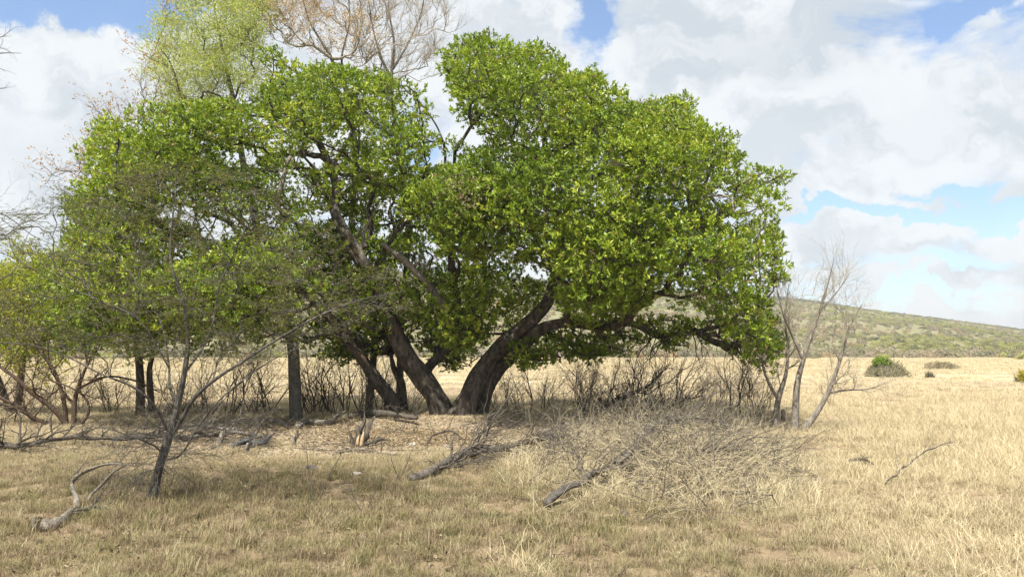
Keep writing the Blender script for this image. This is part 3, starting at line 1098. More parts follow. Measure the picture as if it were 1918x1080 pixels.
L4 += lobes([(60, 590), (560, 590), (580, 640), (420, 672), (240, 682), (90, 670)], 23.2, 1.6, 46, rmax=.5, mind=.5, bulge=40)
L5 = lobes([(1040, 570), (1120, 590), (1200, 585), (1290, 590), (1300, 615), (1200, 605), (1130, 625), (1050, 610)], 21.6, .5, 16, rmax=0.4, mind=0.35, bulge=40, rmin=.2)
L5 += lobes([(955, 640), (1010, 625), (1150, 620), (1165, 655), (1120, 690), (1060, 672), (1000, 702), (950, 700)], 23.0, 0.9, 26, rmax=0.45, mind=0.4, bulge=40)
L5 += lobes([(600, 640), (660, 620), (710, 650), (700, 690), (620, 690)], 24.4, 0.6, 12, rmax=0.4, mind=0.35, bulge=40)
L5 += lobes([(1225, 628), (1290, 620), (1290, 655), (1240, 668)], 21.6, 0.4, 5, rmax=0.3, mind=0.3, bulge=40, rmin=.2)
L5 += lobes([(560, 400), (640, 380), (760, 400), (800, 480), (760, 560), (640, 560), (590, 500)], 25.6, 1.2, 40, [(745, 520, 26, 22), (600, 415, 14, 10), (720, 440, 12, 8)], rmax=0.6, mind=0.5, bulge=60)
L5 += lobes([(640, 330), (720, 330), (860, 300), (870, 400), (800, 440), (740, 420), (650, 400)], 25.0, 1.2, 24, [(700, 400, 20, 14)], rmax=0.6, mind=0.55, bulge=60)
L5 += lobes([(828, 200), (900, 190), (900, 250), (850, 235)], 23.0, 0.6, 5, rmax=0.4, mind=0.4, bulge=40, rmin=.2)
ALL = L1 + L2 + L3 + L4 + L5
order = sorted(range(len(ALL)), key=lambda k: np.min(np.linalg.norm(S.pos[S.ok] - ALL[k][0], axis=1)) if True else 0)
for k in order:
    p, r = ALL[k]
    S.grow_to(p, lam=0.18, wob=0.22, step=0.3)
LC, LD, LN, l, w, c, RC = evergreen_leaves(ALL, dens=100)
print('leaves', len(LC), 'lobes', len(L1), len(L2), len(L3), len(L4), len(L5))
S.finish(tip=0.012, k=0.019, expo=0.5)
TB = Tubes()
S.tubes(TB, flute=0.12, pick=lambda r: r[1] <= 0.055)
for (i_, a_, b_) in S.chains:
    ids = [i_] + list(range(a_, b_ + 1))
    r = np.minimum(S.r[ids], .13)
    r[0] = min(r[0], r[1] * 1.15)
    if r[1] > 0.055:
        TL = Tubes()
        TL.add(catmull(np.column_stack([S.pos[ids], r]), .12)[:, :3], catmull(np.column_stack([S.pos[ids], r]), .12)[:, 3], 9, .2, seed=a_ * .1, cap=False)
        TL.build('limb', M['bark'], tree, base)
# leafy twigs inside every clump
for k, (p, r) in enumerate(ALL):
    for q in range(5):
        d = rnd(1)[0]
        d[2] = abs(d[2]) * 0.8 - 0.1
        e = p + d * r * 0.9
        TB.add(np.array([p, (p + e) / 2 + rnd(1)[0] * 0.08 * r, e]), np.array([.012, .008, .004]), 3, cap=False)
TB.build('branches', M['bark'], tree, base)['kind'] = 'stuff'
cr = leaf_mesh('crown', LC, LD, LN, l, w, c, M['leaf'], tree, base)
cr['kind'] = 'stuff'
# bleached dead limbs
for lst in [[(688, 500, 21.6, .10), (672, 465, 21.5, .085), (655, 440, 21.4, .075), (640, 428, 21.4, .06)],
            [(676, 470, 21.5, .05), (684, 430, 21.4, .04), (700, 400, 21.3, .03), (712, 372, 21.2, .02)],
            [(850, 600, 22.6, .13), (800, 530, 22.0, .11), (778, 508, 21.9, .10), (756, 485, 21.8, .09), (735, 470, 21.8, .07), (715, 455, 21.8, .05)],
            [(515, 385, 20.6, .06), (528, 345, 20.6, .06), (540, 300, 20.7, .055), (560, 282, 20.8, .04), (585, 272, 20.9, .03)],
            [(1322, 368, 18.4, .03), (1345, 366, 18.3, .03), (1368, 372, 18.2, .025), (1376, 400, 18.1, .02)]]:
    td = Tubes()
    pts, rad = stem_pts(lst, 0.08)
    td.add(pts, rad, 8, 0.15, seed=lst[0][0])
    tips = []
    for q in range(3):
        i = int(len(pts) * rng.uniform(.4, .9))
        grow(td, pts[i], rnd(1)[0] + [0, 0, .6], 0.6, rad[i] * .5, 1, None, nchild=3)
    o = td.build('dead_branch', M['dead'], tree, base)
    o['label'] = 'bleached leafless dead branch inside the crown'
# drooping bare twigs under the right limb
td = Tubes()
for q in range(26):
    px = rng.uniform(1200, 1430)
    Y0 = rng.uniform(21.4, 22.2)
    p = P(px, 618 + rng.uniform(-6, 14), Y0)
    grow(td, p, [rng.normal(0, .5), rng.normal(0, .3), -1], rng.uniform(.3, 1.1), 0.022, 1, None, wander=.3, nchild=3, up=-0.04)
for q in range(70):
    k = rng.integers(len(ALL))
    p, r = ALL[k]
    grow(td, p, rnd(1)[0] + [0, -1.4, -.1], r * 1.3, 0.014, 1, None, wander=.3, nchild=3, up=0)
o = td.build('bare_twigs', M['darktwig'], tree, base)
o['kind'] = 'stuff'
# dry seed / dead leaf patches inside the crown
C = []
for k in rng.choice(len(L1) + len(L2), 26, replace=False):
    p, r = ALL[k]
    m_ = 130
    C.append(p + np.array([0, -r * .75, 0.05]) + rng.normal(size=(m_, 3)) * [.2, .16, .2])
C = np.vstack(C)
n = len(C)
o = leaf_mesh('dry_leaves', C, rnd(n), rnd(n), rng.uniform(.06, .1, n), rng.uniform(.02, .035, n), np.array([.34, .27, .19]) * rng.uniform(.6, 1.3, (n, 1)), M['dryleaf'], tree, base)
o['kind'] = 'stuff'


# ------------------------------------------------------------------ other trees built from an outline
def outline_tree(name, label, cat, base, stemlists, poly, Yc, D, ntarget, bark, twigmat, leaf=None, lam=0.15, tipw=0.006, k=0.008, twigs=3, twigL=0.5,
                 rmin=0.1, upbias=0.5, bulge=120, mind=0.25, wob=0.25, crownname='crown', sides=10, wander=.2, sidebr=0, sideL=1.0, tl=1):
    root = empty(name, base, label, cat)
    S = Skel()
    T = Tubes()
    for i, lst in enumerate(stemlists):
        pts, rad = stem_pts(lst, 0.12)
        T.add(pts, rad, sides, 0.12, seed=i + 0.5)
        S.stem(pts[::2], attach_from=0.3)
    T.build('trunk', bark, root, base)
    SB = Tubes()
    for lst in stemlists:
        pts, rad = stem_pts(lst, 0.12)
        for q in range(sidebr):
            i = int(len(pts) * (.35 + .6 * (q + rng.uniform()) / sidebr))
            i = min(i, len(pts) - 2)
            dd = unit(pts[i + 1] - pts[i - 1])
            grow(SB, pts[i], dd + rnd(1)[0] * .9 + [0, 0, .3], rng.uniform(.7, 1.3) * sideL, rad[i] * .5 + .002, 2, None, nchild=4, wander=.16, up=.05, spread=.6, seg=.12)
    if sidebr:
        SB.build('side_branches', twigmat, root, base)['kind'] = 'stuff'
    tg = lobes(poly, Yc, D, ntarget, rmin=rmin, rmax=.5, mind=mind, bulge=bulge, fill=0.8, tries=60)
    low = np.array([P(q[0], q[1], q[2]) for q in [stemlists[0][0][:3]]])[0]
    tg.sort(key=lambda q: np.linalg.norm(q[0] - low))
    for p, r in tg:
        S.grow_to(p, lam=lam, wob=wob, step=0.25, back=0.9)
    S.finish(tip=tipw, k=k)
    TB = Tubes()
    S.tubes(TB)
    tips = []
    for p, r in tg:
        i = np.argmin(np.linalg.norm(S.pos - p, axis=1))
        for q in range(twigs):
            d = S.dir[i] + rnd(1)[0] * .8 + np.array([0, 0, upbias])
            grow(TB, p, d, twigL * rng.uniform(.6, 1.2), tipw, tl if twigs > 1 else 0, tips, nchild=2 if tl == 1 else 3, wander=wander, up=0.03, spread=.6, seg=.15)
    TB.build('branches', twigmat, root, base)['kind'] = 'stuff'
    if leaf:
        tip_leaves(tips, leaf['per'], leaf['L'], leaf['W'], leaf['pal'], leaf.get('sp', .08), crownname, leaf.get('mat', M['softleaf']), root, base, leaf.get('prob', 1))
    print(name, len(tg), 'targets', len(tips), 'tips')
    return root


PALE = [(.36, .43, .13), (.44, .50, .20), (.28, .37, .10), (.50, .50, .26)]
outline_tree('feathery_tree', 'tall slim grey-trunked tree left of the big trunks with a pale feathery crown behind', 'tree', G(556, 786),
             [[(557, 800, 22.4, .22), (553, 770, 22.4, .17), (551, 700, 22.5, .165), (547, 640, 22.7, .16), (520, 540, 23.5, .14), (480, 420, 24.6, .12), (455, 300, 25.4, .10), (440, 200, 25.8, .08), (420, 110, 26, .05), (405, 30, 26, .03)]],
             [(285, 195), (292, 150), (322, 90), (335, 30), (380, -30), (440, -60), (490, -20), (505, 60), (480, 110), (500, 190), (440, 215), (370, 215), (330, 205)],
             26.0, 2.2, 120, M['greytrunk'], M['twig'], dict(per=34, L=.13, W=.03, pal=PALE, sp=.22), twigs=3, twigL=.7)
DRY = [(.45, .30, .18), (.52, .40, .26), (.38, .22, .13)]
outline_tree('bare_tree', 'bare pale-twigged tree rising behind the dip between the two crowns', 'tree', G(742, 772),
             [[(748, 775, 26.5, .13), (752, 600, 26.5, .11), (765, 420, 26.6, .09), (742, 250, 26.6, .075), (733, 150, 26.6, .055), (738, 80, 26.6, .04), (728, 10, 26.6, .022), (740, -60, 26.6, .01)], [(733, 150, 26.6, .05), (715, 110, 26.6, .035), (700, 60, 26.5, .025), (690, 0, 26.5, .015), (675, -60, 26.5, .008)], [(736, 130, 26.6, .04), (765, 80, 26.6, .03), (790, 20, 26.7, .02), (800, -50, 26.7, .01)]],
             [(660, 130), (680, 60), (690, 0), (700, -50), (800, -60), (840, 10), (860, 60), (800, 120), (830, 160), (760, 140), (735, 170), (700, 150)],
             26.6, 1.8, 130, M['greydead'], M['paletwig'], dict(per=1, L=.07, W=.035, pal=DRY, prob=.12), twigs=3, twigL=.6, tl=2, wander=.14, upbias=.9, tipw=.008, k=.0095)
outline_tree('dry_leaved_tree', 'tall half-bare tree with withered tan leaves above the left crown', 'tree', G(650, 772),
             [[(690, 775, 26, .13), (700, 600, 26, .11), (660, 450, 26, .1), (665, 300, 26.1, .09), (650, 180, 26.1, .07), (615, 100, 26.1, .05), (580, 40, 26.1, .03), (560, -30, 26.1, .015)], [(650, 180, 26.1, .05), (640, 110, 26.1, .035), (655, 40, 26.1, .025), (650, -40, 26.1, .012)]],
             [(480, 60), (470, 0), (480, -60), (690, -60), (690, 30), (700, 110), (660, 120), (600, 115), (540, 100)],
             26.1, 1.8, 130, M['greydead'], M['paletwig'], dict(per=3, L=.08, W=.04, pal=DRY + [(.55, .45, .28)], prob=.5), twigs=3, twigL=.6, tl=2, wander=.14, upbias=.8, tipw=.008, k=.0095)
outline_tree('dry_leaved_tree', 'sparse brown-leaved twiggy tree showing along the left edge of the crown', 'tree', G(262, 772),
             [[(262, 778, 25, .14), (262, 700, 25, .12), (255, 620, 25, .11), (240, 500, 25.2, .09), (220, 380, 25.4, .06), (205, 300, 25.5, .03), (190, 210, 25.5, .008)],
              [(285, 780, 25.1, .10), (280, 700, 25.1, .09), (290, 640, 25.2, .07), (350, 300, 25.4, .05), (330, 150, 25.2, .03), (300, 90, 25.0, .015), (275, 70, 25, .006)]],
             [(80, 350), (90, 310), (130, 280), (150, 220), (190, 170), (215, 215), (260, 180), (250, 95), (290, 60), (285, -10), (330, 10), (330, 190), (200, 330), (130, 370)],
             25.4, 1.2, 70, M['darktwig'], M['redtwig'], dict(per=4, L=.10, W=.05, pal=DRY + [(.30, .17, .10)], prob=.6), twigs=3, twigL=.6)

# right-hand bare trees
outline_tree('bare_tree', 'pale leafless tree right of the big tree, its tallest twigs against the sky', 'tree', G(1488, 806),
             [[(1488, 815, 19.6, .11), (1490, 770, 19.6, .085), (1494, 715, 19.6, .07), (1512, 650, 19.6, .045), (1536, 580, 19.6, .030), (1550, 535, 19.6, .018), (1562, 485, 19.6, .006)],
              [(1505, 675, 19.6, .04), (1485, 630, 19.6, .03), (1468, 590, 19.5, .02), (1455, 540, 19.5, .008)], [(1536, 580, 19.6, .022), (1565, 550, 19.6, .016), (1590, 515, 19.6, .006)],
              [(1503, 808, 19.5, .10), (1530, 772, 19.5, .065), (1555, 725, 19.5, .05), (1578, 660, 19.5, .035), (1592, 610, 19.5, .022), (1615, 570, 19.5, .006)],
              [(1550, 735, 19.5, .035), (1585, 730, 19.4, .022), (1625, 728, 19.2, .014), (1665, 715, 19.2, .005)]],
             [(1455, 560), (1500, 520), (1540, 480), (1590, 495), (1620, 560), (1650, 590), (1600, 680), (1640, 740), (1560, 740), (1530, 690), (1480, 650)],
             19.6, 1.0, 90, M['barebark'], M['paletwig'], dict(per=1, L=.04, W=.02, pal=[(.45, .42, .2)], prob=.15), twigs=3, twigL=.36, tipw=.0036, k=.0036, sidebr=6, sideL=.6)
outline_tree('bare_tree', 'forked bare tree against the right edge of the big crown, beside the short post', 'tree', G(1456, 797),
             [[(1453, 805, 20.5, .10), (1455, 765, 20.5, .075), (1460, 738, 20.5, .065), (1472, 700, 20.5, .045), (1476, 650, 20.6, .032), (1470, 590, 20.6, .02), (1478, 530, 20.6, .006)],
              [(1458, 748, 20.5, .05), (1438, 712, 20.5, .035), (1428, 670, 20.5, .025), (1440, 600, 20.5, .008)]],
             [(1440, 560), (1470, 520), (1500, 500), (1510, 600), (1495, 700), (1430, 730), (1400, 700), (1420, 640)],
             20.5, .9, 60, M['barebark'], M['paletwig'], dict(per=1, L=.04, W=.02, pal=[(.45, .42, .2)], prob=.15), twigs=3, twigL=.36, tipw=.0036, k=.0036, sidebr=6, sideL=.6)

# yellow-green bushy tree at the left edge
YB = [(.36, .40, .05), (.44, .44, .06), (.20, .28, .04), (.30, .32, .08)]
outline_tree('yellow_green_bush', 'bushy yellow-green tree at the left edge of the picture', 'bush', G(30, 765),
             [[(30, 775, 25.5, .12), (40, 700, 25.5, .10), (50, 600, 25.5, .07), (60, 520, 25.5, .04)], [(20, 775, 25.6, .1), (-10, 690, 25.6, .08), (-40, 600, 25.6, .05)]],
             [(-120, 560), (-60, 510), (20, 490), (80, 485), (120, 530), (110, 620), (90, 690), (20, 700), (-60, 690), (-120, 650)],
             25.0, 1.6, 110, M['darktwig'], M['redtwig'], dict(per=26, L=.12, W=.055, pal=YB, sp=.22), twigs=3, twigL=.5)

# ------------------------------------------------------------------ foreground acacia
ab = G(283, 938)
YA = float(ab[1])
ac = empty('thorn_tree', ab, 'small sparse thorn tree in the left foreground, slim grey trunk and flat feathery sprays', 'tree')
S = Skel()
T = Tubes()
ast = [
    [(280, 948, YA, .085), (288, 915, YA, .068), (300, 868, YA, .062), (312, 830, YA, .058), (324, 795, YA, .052), (335, 750, YA, .042), (345, 700, YA, .036), (352, 640, YA, .030), (345, 570, YA - .1, .024), (320, 490, YA - .1, .018), (322, 420, YA - .1, .012), (330, 350, YA, .006)],
    [(314, 828, YA, .045), (338, 790, YA - .1, .040), (362, 748, YA - .2, .036), (400, 712, YA - .3, .032), (450, 680, YA - .4, .027), (520, 635, YA - .5, .022), (600, 590, YA - .5, .016), (680, 560, YA - .5, .011), (760, 545, YA - .4, .005)],
    [(322, 800, YA, .03), (330, 770, YA + .1, .028), (318, 720, YA + .2, .024), (316, 680, YA + .3, .02), (300, 600, YA + .4, .016), (250, 520, YA + .5, .012), (190, 450, YA + .6, .008), (120, 400, YA + .7, .004)],
    [(345, 700, YA, .024), (380, 650, YA + .1, .022), (400, 600, YA + .1, .02), (410, 540, YA + .1, .016), (440, 470, YA, .012), (470, 400, YA, .008), (480, 350, YA, .004)],
    [(318, 815, YA, .026), (290, 760, YA - .2, .022), (250, 725, YA - .3, .020), (190, 700, YA - .4, .017), (120, 665, YA - .5, .013), (50, 645, YA - .6, .009), (-40, 640, YA - .6, .004)],
    [(300, 862, YA, .022), (340, 850, YA - .2, .018), (370, 800, YA - .3, .016), (420, 740, YA - .3, .014), (500, 680, YA - .2, .011), (560, 650, YA - .2, .006)],
    [(306, 850, YA, .018), (285, 832, YA - .3, .015), (240, 815, YA - .5, .011), (190, 800, YA - .6, .007), (140, 805, YA - .6, .004)],
    [(318, 690, YA, .018), (260, 600, YA - .3, .015), (180, 560, YA - .5, .012), (90, 520, YA - .7, .008), (0, 470, YA - .8, .004)],
]
for i, lst in enumerate(ast):
    pts, rad = stem_pts(lst, 0.07)
    rad = rad * (.88 if i == 0 else .64) * (.92 + .16 * rng.uniform(size=len(rad)))
    T.add(pts, rad, 9, 0.25, seed=i + .2)
    S.stem(pts[::2], attach_from=0.35 if i in (0,) else 0.25)
T.build('trunk', M['acacia'], ac, ab)
tg = lobes([(-60, 380), (40, 400), (130, 360), (240, 330), (330, 300), (470, 320), (560, 400), (660, 470), (780, 520), (760, 580), (640, 620), (560, 660), (430, 690), (300, 680), (160, 670), (60, 660), (-60, 640)],
           YA - 0.1, 1.3, 290, rmin=.05, rmax=.5, mind=.26, bulge=200, fill=1.0, tries=80)
tg.sort(key=lambda q: np.min(np.linalg.norm(S.pos - q[0], axis=1)))
for p, r in tg:
    S.grow_to(p, lam=.12, wob=.25, step=.12, back=.9)
S.finish(tip=.0032, k=.0036)
TB = Tubes()
S.tubes(TB)
tips = []
for p, r in tg:
    i = np.argmin(np.linalg.norm(S.pos - p, axis=1))
    for q in range(4):
        d = (S.dir[i] + rnd(1)[0]) * [1, .8, .15]
        grow(TB, p, d, .3 * rng.uniform(.6, 1.3), .0026, 1, tips, nchild=3, wander=.2, up=0.0, spread=.7, seg=.06)
# low bare twig tangle round the trunk
for q in range(46):
    a = rng.uniform(0, 6.28)
    zz = rng.uniform(.35, 1.1)
    p = ab + np.array([0.06 + .12 * zz, 0, zz])
    grow(TB, p, [math.cos(a), math.sin(a) * .8, rng.uniform(-.35, .25)], rng.uniform(.4, 1.0), .0045, 2, None, nchild=4, wander=.25, up=-0.02, spread=.7, seg=.12, zmin=.04)
TB.build('branches', M['acacia'], ac, ab)['kind'] = 'stuff'
C = np.array([q[0] for q in tips]); A = np.array([q[1] for q in tips])
n = len(C)
print('acacia tips', n)
per = 5
CC = np.repeat(C, per, 0); AA = np.repeat(unit(A), per, 0)
side = np.cross(AA, [0, 0, 1.0]) * rng.choice([-1, 1], (n * per, 1))
CC = CC - AA * rng.uniform(-.02, .12, (n * per, 1)) + rnd(n * per) * .012
DD = side + AA * rng.uniform(-.2, .8, (n * per, 1)) + rnd(n * per) * .2
pal = np.array([(.11, .125, .045), (.17, .17, .065), (.09, .105, .035), (.20, .18, .09)])
cc = pal[rng.integers(0, 4, n * per)] * rng.uniform(.8, 1.25, (n * per, 1))
o = leaf_mesh('crown', CC, DD, np.array([0, 0, 1.0]) + rnd(n * per) * .35, rng.uniform(.03, .06, n * per), rng.uniform(.008, .014, n * per), cc, M['softleaf'], ac, ab)
o['kind'] = 'stuff'

# tree outside the left edge whose bare twigs reach into the picture
lb = G(-330, 830)
lt = empty('bare_tree', lb, 'dark bare twigs of a tree reaching in at the top left edge', 'tree')
T = Tubes()
YL = float(lb[1])
for i, lst in enumerate([[(-330, 845, YL, .16), (-320, 700, YL, .13), (-290, 500, YL, .11), (-240, 300, YL, .08), (-150, 160, YL, .05), (-60, 110, YL, .03), (0, 100, YL, .012), (40, 100, YL, .004)],
                         [(-290, 500, YL, .06), (-180, 430, YL - .4, .04), (-90, 400, YL - .5, .028), (0, 400, YL - .6, .012), (60, 440, YL - .6, .008), (110, 462, YL - .6, .003)]]):
    pts, rad = stem_pts(lst, 0.12)
    T.add(pts, rad, 9, 0.1, seed=i)
    if i == 0:
        T.build('trunk', M['darktwig'], lt, lb)
        T = Tubes()
for (px, py, dx, dz) in [(-20, 90, 1, .2), (-25, 130, 1, -.3), (-30, 160, .9, .1), (-10, 75, .8, .4), (-25, 110, 1, -.5), (-40, 60, 1, .3), (-60, 200, .7, -.6)]:
    grow(T, P(px, py, YL), [dx, 0, dz], .42, .010, 1, None, nchild=4, wander=.22, spread=.7, seg=.06, up=0)
for (px, py, dx, dz) in [(-60, 390, 1, .1), (-40, 420, 1, -.2), (-20, 395, 1, -.5), (0, 440, 1, .1), (-30, 460, 1, .1)]:
    grow(T, P(px, py, YL - .6), [dx, 0, dz], .8, .008, 2, None, nchild=3, wander=.16, spread=.6, seg=.08, up=0)
T.build('branches', M['darktwig'], lt, lb)['kind'] = 'stuff'


# ------------------------------------------------------------------ shrubs and saplings behind
def shrub(name, label, cat, px, py, h, stems, mat, spread=.35, lvl=2, nchild=4, r=.03, pal=None, prob=.4, per=2, group=None, L=.05, W=.025, wander=.18, ratio=.55, tilt=0.0, up=.06):
    b = G(px, py)
    root = empty(name, b, label, cat, group)
    T = Tubes()
    tips = []
    for i in range(stems):
        a = rng.uniform(0, 6.28)
        s_ = spread * rng.uniform(.4, 1.2)
        p = b + np.array([math.cos(a) * .05 * stems ** .5, math.sin(a) * .05 * stems ** .5, -.06])
        grow(T, p, [math.cos(a) * s_ + tilt, math.sin(a) * s_ * .6, 1], h * rng.uniform(.6, .85) * .62, r * rng.uniform(.7, 1.1), lvl, tips, wander, nchild, ratio, .6, up, 6 if r > .02 else 4, .16, .3)
    T.build('stems', mat, root, b)
    if pal:
        tip_leaves(tips, per, L, W, pal, .05, 'leaves', M['softleaf'], root, b, prob)
    return root


# multi-stemmed arching bush at the left
lsb = G(135, 795)
YS = float(lsb[1])
ls = empty('arching_bush', lsb, 'multi-stemmed bush with arching reddish bare stems at the far left', 'bush')
T = Tubes()
tips = []
for i, lst in enumerate([
    [(138, 802, 0, .07), (140, 750, 0, .06), (150, 715, 0, .05), (165, 680, .1, .035), (190, 640, .2, .02), (200, 600, .2, .008)],
    [(130, 802, 0, .08), (100, 765, -.1, .07), (60, 735, -.2, .06), (20, 700, -.3, .045), (-30, 670, -.4, .03), (-90, 650, -.5, .01)],
    [(125, 802, .1, .07), (118, 745, .1, .055), (100, 690, .1, .04), (70, 650, .2, .025), (40, 600, .2, .01)],
    [(120, 802, 0, .06), (70, 785, -.2, .05), (20, 760, -.5, .045), (-50, 750, -.7, .03)],
    [(80, 802, .2, .06), (40, 765, .1, .055), (-10, 740, 0, .04), (-60, 720, 0, .02)],
    [(145, 800, 0, .045), (165, 775, -.1, .04), (160, 745, -.1, .03), (120, 720, -.2, .02), (60, 705, -.2, .01)],
    [(150, 725, 0, .035), (200, 705, -.1, .03), (250, 712, -.2, .022), (300, 735, -.2, .012)],
    [(140, 760, 0, .04), (110, 720, .2, .03), (90, 660, .3, .02), (100, 600, .3, .008)]]):
    pts, rad = stem_pts([(a, b_, YS + c_, r_) for a, b_, c_, r_ in lst], .1)
    T.add(pts, rad, 7, .1, seed=i)
    for q in range(9):
        k_ = int(len(pts) * rng.uniform(.3, 1))
        k_ = min(k_, len(pts) - 1)
        grow(T, pts[k_], rnd(1)[0] * .8 + [0, -.1, .5], rng.uniform(.5, 1.1), rad[k_] * .45 + .003, 2, tips, nchild=3, wander=.2, spread=.7, up=.02)
T.build('stems', M['redtwig'], ls, lsb)
tip_leaves(tips, 3, .06, .03, [(.22, .22, .07), (.3, .2, .1), (.18, .2, .07)], .06, 'leaves', M['softleaf'], ls, lsb, .35)

SG = 'thin dark saplings behind the fallen wood'
sap = [(208, 776, 1.5, 'low twiggy sapling just right of the arching bush'), (322, 778, 2.0, 'slender sapling behind the thorn tree trunk'), (395, 780, 2.2, 'slender sapling right behind the thorn tree fork'),
       (428, 780, 2.3, 'dark sapling left of the pale log'), (470, 776, 2.2, 'forked dark sapling above the pale log'), (505, 778, 1.9, 'thin sapling just left of the grey tree trunk'),
       (592, 772, 1.9, 'thin sapling just right of the grey tree trunk'), (622, 774, 2.0, 'second thin sapling right of the grey tree trunk'), (650, 774, 1.8, 'third thin sapling right of the grey tree trunk'),
       (682, 774, 1.9, 'twiggy sapling in front of the leftmost leaning trunk'), (716, 772, 1.6, 'low sapling touching the leftmost leaning trunk'), (572, 776, 1.3, 'short twiggy sapling beside the foot of the grey tree')]
for px, py, h, lab in sap:
    shrub('sapling', lab, 'sapling', px, py, h * 1.9, int(rng.integers(3, 6)), M['darktwig'], .34, 2, 5, .022, [(.2, .2, .08), (.28, .2, .1)], .3, 2, SG)
BG = 'twiggy shrubs behind the brushwood'
for px, py, h, st, r_, lab, pal in [
    (990, 775, 1.9, 1, .03, 'single upright stem right of the big trunks', None),
    (935, 772, 1.5, 5, .012, 'low fine shrub right against the big trunks', [(.25, .22, .1)]),
    (1018, 770, 1.5, 4, .016, 'small shrub between upright stem and green twiggy shrub', [(.25, .23, .1)]),
    (1090, 775, 2.0, 10, .017, 'wide olive-tinted twiggy shrub under the low bough', [(.22, .23, .09), (.3, .26, .12)]),
    (1150, 772, 1.7, 6, .015, 'thin shrub left of the dark tangled shrub', [(.26, .2, .1)]),
    (1205, 772, 2.6, 7, .028, 'dark tangled dead shrub under the horizontal limb', None),
    (1262, 776, 2.4, 5, .026, 'dark upright dead shrub right of the tangled one', None),
    (1330, 775, 1.8, 5, .014, 'fine twiggy shrub beneath the drooping twigs', [(.26, .2, .1)]),
    (1385, 785, 2.0, 4, .03, 'dark forked bare shrub left of the forked bare tree', None),
    (1420, 790, 1.6, 8, .012, 'dense grey twiggy shrub at the foot of the forked bare tree', [(.3, .26, .16)]),
    (1560, 760, 1.3, 4, .01, 'faint twiggy shrub beyond the pale leafless tree', [(.4, .36, .2)])]:
    shrub('bare_shrub', lab, 'shrub', px, py, h * 1.6, st, M['darktwig'] if r_ > .027 else M['twig'], .45, 2, 5, r_, pal, .5, 3, BG)


# bushes out on the plain
def far_bush(label, px, py, wpx, hpx, pal, n=2600, extra=None):
    b = G(px, py)
    Y_ = b[1]
    w_ = wpx / F * Y_ / 2
    h_ = hpx / F * Y_
    root = empty('plain_bush', b, label, 'bush')
    T = Tubes()
    for i in range(14):
        a = rng.uniform(0, 6.28)
        grow(T, b + [math.cos(a) * w_ * .3, math.sin(a) * .3, -.1], [math.cos(a) * .9, math.sin(a) * .6, 1], h_ * .8, .03, 1, None, nchild=4)
    T.build('stems', M['twig'], root, b)
    d = rnd(n)
    d[:, 2] = np.abs(d[:, 2])
    lump = .7 + .5 * vnoise(d[:, 0] * 2.5 + px, d[:, 1] * 2 + d[:, 2] * 2, int(px))
    C = b + d * (lump * rng.uniform(.5, 1, n) ** .4)[:, None] * [w_, w_ * .9, h_]
    pal_ = np.array(pal)
    c_ = pal_[rng.integers(0, len(pal_), n)] * rng.uniform(.7, 1.2, (n, 1))
    o = leaf_mesh('foliage', C, rnd(n), unit(d + rnd(n) * .6), .18, .07, c_, M['softleaf'], root, b)
    o['kind'] = 'stuff'
    if extra:
        px2, py2, w2, h2, pal2 = extra
        d = rnd(900)
        q = P(px2, py2, Y_ - .3)
        C = q + d * rng.uniform(.4, 1, (900, 1)) * [w2 / F * Y_ / 2, .8, h2 / F * Y_ / 2]
        pal2 = np.array(pal2)
        o = leaf_mesh('green_top', C, rnd(900), unit(d + rnd(900) * .6), .2, .09, pal2[rng.integers(0, len(pal2), 900)], M['softleaf'], root, b)
        o['kind'] = 'stuff'
        o['label'] = 'bright green leafy top'


GR = [(.24, .24, .17), (.30, .28, .2), (.2, .19, .13)]
far_bush('rounded grey-green bush with bright green top on the plain', 1660, 706, 84, 32, GR, extra=(1652, 678, 34, 20, [(.14, .22, .03), (.2, .28, .05)]))
far_bush('low grey bush on the plain near the hill foot', 1764, 692, 62, 16, [(.2, .18, .13), (.27, .24, .18)], 1500)
far_bush('tiny grey tuft-like bush between the two larger plain bushes', 1741, 708, 14, 12, GR, 400)
far_bush('small yellow-green bush at the right edge of the plain', 1917, 716, 16, 22, [(.4, .38, .06), (.5, .42, .1)], 500)


